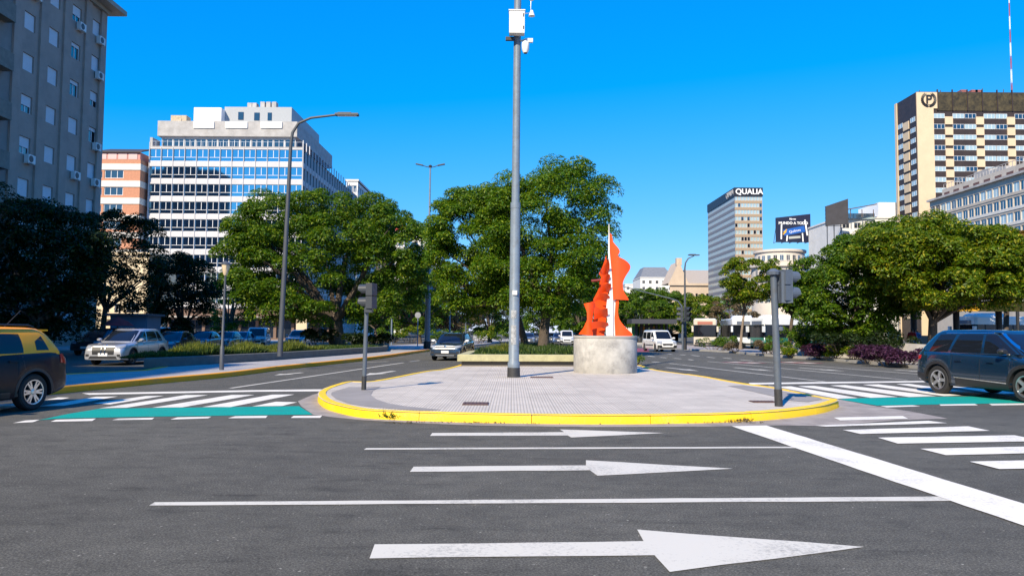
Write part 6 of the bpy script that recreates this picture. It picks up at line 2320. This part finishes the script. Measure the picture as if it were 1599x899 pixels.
def tree(name, label, u, Y, box, leafm, seed, z0=.15, nclump=110, per=150, leaf=.26, ry=None, bark=BARK, trunk_r=.28, flat=.75, droop=.25, group=None, shape=1.0, lobes=5, fork=.32, tx=None, aspect=.42, cr=(.13, .2)):
    rng = np.random.default_rng(seed)
    x0, z1 = P(box[0], box[2], Y).x, P((box[0] + box[1]) / 2, box[2], Y).z
    x1, zb = P(box[1], box[2], Y).x, P((box[0] + box[1]) / 2, box[3], Y).z
    gx = tx if tx is not None else P(u, 530, Y).x
    t = thing(name, label, 'tree', (gx, Y, z0), 0, group)
    zb = max(zb, .6)
    cx, cz = (x0 + x1) / 2 - gx, (z1 + zb) / 2 - z0
    rx, rz = (x1 - x0) / 2, (z1 - zb) / 2
    ry = ry or rx * .9
    # lumpy superellipsoid filled mostly near its shell
    lb = unit(rng.normal(size=(lobes * 2 + 4, 3)))
    la = rng.uniform(.05, .2, len(lb)) * np.where(rng.random(len(lb)) < .35, -1, 1)
    cc, crr = [], []
    tries = 0
    while len(cc) < nclump and tries < nclump * 80:
        tries += 1
        e = rng.uniform(-1, 1, 3)
        nn = (np.sum(np.abs(e) ** 2.5)) ** .4
        dn = e / max(1e-6, np.linalg.norm(e))
        lim = .90 + np.sum(la * np.exp(-7 * (1 - lb @ dn)))
        lim = min(lim, 1.03) - .06
        if nn > lim or (nn < lim * .68 and rng.random() < .8):
            continue
        if e[2] < -.3 and rng.random() < .25:
            continue
        cr_ = rng.uniform(*cr) * (rx + rz) / 2 + .1
        cc.append(np.array([cx, 0, cz]) + e * np.array([rx, ry, rz]))
        crr.append(cr_)
    cc, crr = np.array(cc), np.array(crr)
    cc[:, 2] = np.maximum(cc[:, 2], .4)
    C, N, T, L, Wd = clumps_leaves(rng, cc, crr, per, leaf, flat, droop, aspect)
    link('crown', leaf_mesh('crown', C, N, T, L, Wd, leafm), t)
    # trunk and limbs
    mb = MB()
    hf = max(.8, (zb - z0) * .55 + (cz - rz * .2) * fork)
    hf = min(hf, cz)
    bend = rng.uniform(-.25, .25, 2)
    F = Vector((cx * .25 + bend[0], bend[1], hf))
    mb.tube([(0, 0, -.1), (bend[0] * .2, bend[1] * .2, .25), (F.x * .4, F.y * .4, hf * .5), F], [trunk_r * 1.5, trunk_r * 1.08, trunk_r * .9, trunk_r * .82], 10)
    mb.build('trunk', bark, t, smooth=60)
    lm = MB()
    order = np.argsort(-crr)[:14]
    for j, i in enumerate(rng.permutation(len(cc))[:16]):
        e = Vector(cc[i])
        m1 = F.lerp(e, .4) + Vector((rng.uniform(-.3, .3), rng.uniform(-.3, .3), .25))
        m2 = F.lerp(e, .75) + Vector((rng.uniform(-.3, .3), rng.uniform(-.3, .3), .1))
        r_ = trunk_r * rng.uniform(.3, .5)
        lm.tube([F - Vector((0, 0, .15)), m1, m2, e], [r_, r_ * .7, r_ * .42, r_ * .12], 6)
        for _ in range(2):
            e2 = Vector(cc[rng.integers(len(cc))])
            if (e2 - m2).length < rx * .8:
                lm.tube([m2, m2.lerp(e2, .5) + Vector((0, 0, .15)), e2], [r_ * .36, r_ * .22, r_ * .06], 5)
    lm.build('limbs', bark, t, smooth=60)
    return t
GR_DEEP = leaf_mat('leaves_deep_green', (0.066, 0.150, 0.006), (0.22, 0.27, 0.010), .35)
GR_JAC = leaf_mat('leaves_jacaranda', (0.066, 0.158, 0.006), (0.24, 0.30, 0.010), .38)
GR_YEL = leaf_mat('leaves_yellow_green', (0.105, 0.182, 0.005), (0.36, 0.32, 0.015), .30)
GR_ORG = leaf_mat('leaves_orange_brown', (0.20, 0.13, 0.02), (0.42, 0.20, 0.03), .35)
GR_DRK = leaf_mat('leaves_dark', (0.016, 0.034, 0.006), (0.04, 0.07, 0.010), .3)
GR_DRY = leaf_mat('leaves_dry', (0.16, 0.12, 0.07), (0.26, 0.19, 0.11), .4)
GR_MID = leaf_mat('leaves_mid_green', (0.066, 0.148, 0.006), (0.21, 0.27, 0.012), .33)
PURP = leaf_mat('leaves_purple', (0.060, 0.018, 0.052), (0.15, 0.055, 0.13), .35)
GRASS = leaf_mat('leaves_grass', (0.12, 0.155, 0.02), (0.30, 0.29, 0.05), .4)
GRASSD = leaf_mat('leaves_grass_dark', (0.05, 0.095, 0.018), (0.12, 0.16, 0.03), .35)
TG = 'street trees'
# central pair on the island
tree('jacaranda_tree', 'big bright green tree right behind the camera pole on the island', 847, 47, (738, 972, 252, 508), GR_JAC, 1, nclump=270, per=377, leaf=0.184, trunk_r=.34, droop=.7, lobes=7, fork=.36, group=TG, bark=BARK, aspect=.36)
tree('jacaranda_tree', 'smaller green tree left of the camera pole with a pointed top', 822, 50, (664, 815, 292, 512), GR_JAC, 2, nclump=200, per=348, leaf=0.184, trunk_r=.24, droop=.7, lobes=6, fork=.36, group=TG, aspect=.36, tx=P(822, 530, 50).x)
# left big tree
tree('broad_tree', 'broad rounded deep green tree on the left median', 525, 58, (356, 672, 300, 526), GR_DEEP, 3, nclump=380, per=348, leaf=0.216, trunk_r=.62, lobes=8, fork=.30, group=TG, bark=BARK, tx=P(527, 530, 58).x, cr=(.10, .16))
# shaded dark trees, far left
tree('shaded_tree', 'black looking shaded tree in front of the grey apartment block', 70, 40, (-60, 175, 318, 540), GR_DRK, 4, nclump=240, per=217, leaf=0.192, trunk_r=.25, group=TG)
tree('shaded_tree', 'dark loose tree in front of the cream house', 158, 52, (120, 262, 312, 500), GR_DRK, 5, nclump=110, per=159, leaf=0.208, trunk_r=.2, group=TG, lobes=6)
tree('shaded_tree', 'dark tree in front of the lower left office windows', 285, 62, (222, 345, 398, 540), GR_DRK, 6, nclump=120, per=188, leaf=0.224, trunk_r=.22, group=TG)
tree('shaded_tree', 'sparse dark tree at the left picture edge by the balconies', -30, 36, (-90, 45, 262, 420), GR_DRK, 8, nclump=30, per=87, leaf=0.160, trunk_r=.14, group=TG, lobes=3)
tree('shaded_tree', 'dark green tree behind the lantern post', 360, 80, (318, 420, 420, 535), GR_DEEP, 9, nclump=60, per=145, leaf=0.272, group=TG)
# trees behind in the middle
tree('far_tree', 'far green tree right of the left big tree under the double lamp', 655, 92, (594, 712, 404, 540), GR_MID, 10, nclump=90, per=198, leaf=0.288, group=TG)
tree('far_tree', 'far dark tree behind the trunk of the left big tree', 590, 100, (534, 646, 416, 540), GR_DRK, 11, nclump=75, per=181, leaf=0.320, group=TG)
tree('far_tree', 'dry brownish tree behind the thin bare post', 712, 96, (674, 768, 426, 538), GR_DRY, 12, nclump=67, per=162, leaf=0.272, group=TG)
tree('far_tree', 'far bright tree just left of the camera pole base', 765, 104, (720, 818, 421, 540), GR_MID, 13, nclump=75, per=198, leaf=0.304, group=TG)
tree('far_tree', 'far dark tree behind the central trunk', 850, 120, (792, 896, 436, 540), GR_DEEP, 14, nclump=75, per=198, leaf=0.336, group=TG)
tree('far_tree', 'far green tree behind the left foot of the sculpture', 905, 112, (862, 956, 426, 540), GR_MID, 15, nclump=75, per=198, leaf=0.336, group=TG)
tree('far_tree', 'broad far tree between the sculpture and the van', 1000, 125, (946, 1058, 444, 536), GR_MID, 16, nclump=105, per=217, leaf=0.336, group=TG)
tree('far_tree', 'far round tree behind the mast arm signal', 1045, 135, (994, 1098, 454, 536), GR_DEEP, 17, nclump=90, per=217, leaf=0.360, group=TG)
tree('far_tree', 'yellowish far tree right of the slim lamp', 1100, 118, (1052, 1132, 458, 533), GR_YEL, 18, nclump=75, per=198, leaf=0.320, group=TG)
tree('far_tree', 'dry grey tree behind the middle bus', 1142, 110, (1106, 1186, 458, 523), GR_DRY, 19, nclump=52, per=145, leaf=0.288, group=TG)
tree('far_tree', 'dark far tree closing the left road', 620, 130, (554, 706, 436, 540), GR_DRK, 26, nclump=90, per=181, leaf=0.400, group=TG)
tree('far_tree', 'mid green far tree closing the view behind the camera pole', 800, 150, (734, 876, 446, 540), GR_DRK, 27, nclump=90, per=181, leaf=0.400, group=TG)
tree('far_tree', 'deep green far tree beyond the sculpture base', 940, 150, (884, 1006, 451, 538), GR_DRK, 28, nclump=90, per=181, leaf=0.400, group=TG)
# right side
tree('young_tree', 'young tree with a slim pale trunk behind the right kerb', 1156, 56, (1116, 1222, 396, 482), GR_YEL, 20, nclump=85, per=217, leaf=0.176, trunk_r=.10, bark=BARKP, group=TG, fork=.2, lobes=5, z0=.5)
tree('young_tree', 'leafy tree just right of the right signal post', 1232, 54, (1196, 1290, 420, 494), GR_MID, 21, nclump=100, per=217, leaf=0.208, trunk_r=.13, group=TG, z0=.5)
tree('dense_tree', 'dense dark green tree below the white terrace block', 1330, 47, (1240, 1425, 344, 540), GR_MID, 22, nclump=250, per=304, leaf=0.200, trunk_r=.26, group=TG, lobes=6, droop=.5)
tree('dense_tree', 'wide yellow green tree with dry pods over the station', 1455, 42, (1322, 1610, 346, 494), GR_YEL, 23, nclump=310, per=319, leaf=0.192, trunk_r=.26, group=TG, lobes=8, droop=.5, fork=.2)
tree('dense_tree', 'orange brown tinged tree at the right picture edge', 1620, 46, (1530, 1720, 352, 460), GR_ORG, 24, nclump=130, per=246, leaf=0.208, trunk_r=.22, group=TG)
tree('dense_tree', 'dark tree standing behind the station at the right', 1570, 60, (1480, 1660, 375, 468), GR_DEEP, 25, nclump=120, per=217, leaf=0.240, trunk_r=.22, group=TG)

# shrubs and ground cover
def shrub(name, label, p, rx, ry, h, m, seed, n=10, per=140, leaf=.14, group=None, cat='plant', aspect=.4):
    rng = np.random.default_rng(seed)
    t = thing(name, label, cat, p, 0, group)
    cc = np.stack([rng.uniform(-rx, rx, n) * .8, rng.uniform(-ry, ry, n) * .8, rng.uniform(.25, .75, n) * h], 1)
    cr = rng.uniform(.22, .36, n) * min(rx, ry, h * 1.2) + .12
    C, N, T, L, Wd = clumps_leaves(rng, cc, cr, per, leaf, .9, -.3, aspect)
    C[:, 2] = np.abs(C[:, 2])
    link('foliage', leaf_mesh('foliage', C, N, T, L, Wd, m), t)
    mb = MB()
    for c in cc:
        mb.tube([(c[0] * .3, c[1] * .3, -.05), (c[0] * .7, c[1] * .7, c[2] * .6), tuple(c)], [.02, .014, .006], 5)
    mb.build('stems', BARK, t)
    return t
SG = 'plants along the right kerb'
for i, (u, v, rx, h, m, lb) in enumerate([
        (1104, 546, 1.5, 1.1, GR_MID, 'green mound plant at the far end of the right kerb'), (1122, 547, 1.3, 1.3, GR_MID, 'green mound plant beneath the middle bus'),
        (1186, 553, 1.0, 1.0, GR_DRY, 'dry brownish plant left of the right signal post'), (1202, 553, 1.2, 1.5, GR_MID, 'tall green plant just left of the right signal post'),
        (1222, 556, .5, .5, GR_YEL, 'small yellow green plant right of the right signal post'), (1246, 556, .7, 1.5, GR_MID, 'upright green plant before the leafy tree'),
        (1270, 559, .9, .75, PURP, 'small purple plant patch left of the yellow green tuft'), (1291, 560, .6, .75, GR_YEL, 'yellow green tuft beside the purple patch'),
        (1320, 562, .5, .8, GR_YEL, 'yellow green tuft left of the long purple bed'), (1342, 565, 1.1, .85, PURP, 'left part of the long purple bed'),
        (1372, 568, 1.1, .85, PURP, 'middle part of the long purple bed'), (1402, 570, 1.1, .8, PURP, 'right part of the long purple bed'), (1140, 549, .8, .8, GR_DRY, 'dry tuft by the trunk of the young tree')]):
    g_ = G(u, v, .13)
    shrub('purple_plant' if m is PURP else 'kerb_plant', lb, (g_.x + .55, g_.y + .3, .12), rx, .8, h, m, 100 + i, n=16 if m is PURP else 11, per=170, leaf=.13 if m is not PURP else .16, group=SG, aspect=.3 if m is PURP else .4)
for i, (u, Y, rx, h, m, lb) in enumerate([(1310, 44, 1.6, 1.0, GR_DRK, 'dark low hedge under the dense dark tree'), (1372, 42, 2.0, 1.1, GR_DRK, 'dark low hedge above the long purple bed'), (1255, 50, 1.4, 1.6, GR_MID, 'tall green bush under the leafy tree')]):
    g_ = P(u, 540, Y)
    shrub('hedge_bush', lb, (g_.x, Y, .6), rx, 1.0, h, m, 140 + i, n=16, per=150, leaf=.16, group='bushes on the right median')
# bushes on the left median
for i, (u, Y, rx, h, m, lb) in enumerate([(560, 54, 1.2, 1.1, GR_DRK, 'dark bush right of the left big trunk'), (590, 58, 1.2, 1.2, GR_DRK, 'dark bush under the right side of the left big tree'), (500, 56, 1.3, 1.5, GR_DRK, 'dark bush left of the left big trunk'),
                                          (640, 84, 2.0, 2.2, GR_YEL, 'bright bamboo like bush behind the left road'), (612, 84, 1.8, 1.8, GR_DEEP, 'green bush at the far bend of the left road'), (745, 84, 2.0, 2.4, GR_YEL, 'bright tall bush behind the slate blue car'),
                                          (690, 86, 2.2, 1.6, GR_DEEP, 'green bush behind the double lamp foot'), (715, 88, 2.2, 1.6, GR_DRK, 'dark bush behind the slate blue car roof'), (790, 88, 2.2, 1.4, GR_DEEP, 'low bush at the far end of the island bed')]):
    g_ = P(u, 540, Y)
    shrub('median_bush', lb, (g_.x, Y, .3), rx, 1.0, h, m, 160 + i, n=14, per=130, leaf=.2, group='bushes on the left median')
def grass(name, label, poly, z, m, n, h, seed, wid=.03, lean=.35):
    """upright bent blades scattered in a polygon"""
    rng = np.random.default_rng(seed)
    pl = np.array([(p[0], p[1]) for p in poly])
    lo, hi = pl.min(0), pl.max(0)
    pts = []
    while sum(len(q) for q in pts) < n:
        q = rng.uniform(lo, hi, (n * 2, 2))
        inside = np.zeros(len(q), bool)
        j = len(pl) - 1
        for i in range(len(pl)):
            c1 = (pl[i, 1] > q[:, 1]) != (pl[j, 1] > q[:, 1])
            xx = (pl[j, 0] - pl[i, 0]) * (q[:, 1] - pl[i, 1]) / (pl[j, 1] - pl[i, 1] + 1e-12) + pl[i, 0]
            inside ^= c1 & (q[:, 0] < xx)
            j = i
        pts.append(q[inside])
    q = np.concatenate(pts)[:n]
    hh = h * rng.uniform(.5, 1.2, n) * (0.65 + .5 * np.sin(q[:, 0] * 1.7 + seed) * np.sin(q[:, 1] * 1.3))
    hh = np.maximum(hh, h * .25)
    d = rng.normal(size=(n, 3)) * lean
    d[:, 2] = 1
    T = unit(d)
    N = unit(np.cross(T, rng.normal(size=(n, 3))))
    C = np.stack([q[:, 0], q[:, 1], np.full(n, z)], 1) + T * (hh / 2)[:, None]
    o = link(name, leaf_mesh(name, C, N, T, hh, np.full(n, wid) * rng.uniform(.6, 1.5, n), m))
    o['label'] = label
    o['category'] = 'grass'
    return stuff(o)
PLP = pl_left
def band(i0, i1, d0, d1):
    a = [Vector((p.x, p.y)) for p in pl_front[i0:i1 + 1]]
    return [(p.x - d0, p.y + d0 * .2) for p in a] + [(p.x - d1, p.y + d1 * .2) for p in reversed(a)]
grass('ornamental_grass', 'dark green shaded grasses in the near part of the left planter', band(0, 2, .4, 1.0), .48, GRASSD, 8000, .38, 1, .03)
grass('ornamental_grass', 'sunlit yellow green grasses around the tall curved lamp', band(1, 3, .5, 2.2), .48, GRASS, 16000, .52, 2, .032)
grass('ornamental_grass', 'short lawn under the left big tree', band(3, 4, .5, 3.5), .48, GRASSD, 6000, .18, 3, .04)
pm = [Vector(p) for p in pl_mid]
cen = sum(pm, Vector((0, 0))) / len(pm)
inn = [cen + (p - cen) * .84 for p in pm]
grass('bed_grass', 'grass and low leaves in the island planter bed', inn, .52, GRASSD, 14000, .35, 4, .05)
xs = [G(725, 560, .6).x, G(800, 560, .6).x]
grass('bed_grass', 'yellow grass tuft at the left end of the island planter', [(xs[0] + .3, 35.6), (xs[1], 35.6), (xs[1], 37.2), (xs[0] + .6, 37.2)], .5, GRASS, 3500, .5, 5, .04)
# weeds in the kerb joint
for (u, v, w, n, h, lb, m) in ((632, 655, .45, 260, .16, 'small weed tuft growing over the yellow kerb at its break', GRASS), (1152, 659.5, .3, 120, .10, 'dry weed tuft at the foot of the yellow kerb', GR_DRY)):
    g_ = G(u, v, 0)
    grass('kerb_weed', lb, [(g_.x - w, g_.y - .1), (g_.x + w, g_.y - .1), (g_.x + w * .6, g_.y + .22), (g_.x - w * .6, g_.y + .22)], 0.02, m, n, h, 9, .02, .8)
def litter(name, label, cx0, cx1, v, n, seed):
    rng = np.random.default_rng(seed)
    q = np.array([G(u, v + dv, .012) for u, dv in zip(rng.uniform(cx0, cx1, n), np.abs(rng.normal(0, 1.0, n)))])
    N = unit(np.array([0, 0, 1.0]) + rng.normal(size=(n, 3)) * .35)
    T = rng.normal(size=(n, 3))
    T = unit(T - N * np.sum(T * N, 1)[:, None])
    L = rng.uniform(.02, .06, n)
    o = link(name, leaf_mesh(name, q + np.array([0, 0, .01]), N, T, L, L * .5, GR_DRY))
    o['label'] = label
    o['category'] = 'leaves'
    return stuff(o)
litter('dry_leaves', 'dry leaves gathered along the foot of the yellow kerb', 600, 1200, 658.5, 420, 31)
g_ = G(997, 572, KH)
shrub('pedestal_plant', 'small green plant at the right foot of the round pedestal', (g_.x + .1, g_.y + 1.4, KH), .35, .3, .45, GR_YEL, 190, n=6, per=60, leaf=.1)

# far-off wood closing the avenue: reads as one mass
rng = np.random.default_rng(77)
n = 130
cc = np.stack([rng.uniform(-75, 55, n), rng.uniform(185, 215, n), rng.uniform(1.5, 9.5, n)], 1)
C, N, T, L, Wd = clumps_leaves(rng, cc, rng.uniform(2.0, 3.4, n), 150, .9, .8, .25, .5)
C[:, 2] = np.abs(C[:, 2])
o = stuff(link('far_wood', leaf_mesh('far_wood', C, N, T, L, Wd, GR_DEEP)))
o['label'] = 'far line of green trees closing the avenue in the middle'
o['category'] = 'trees'
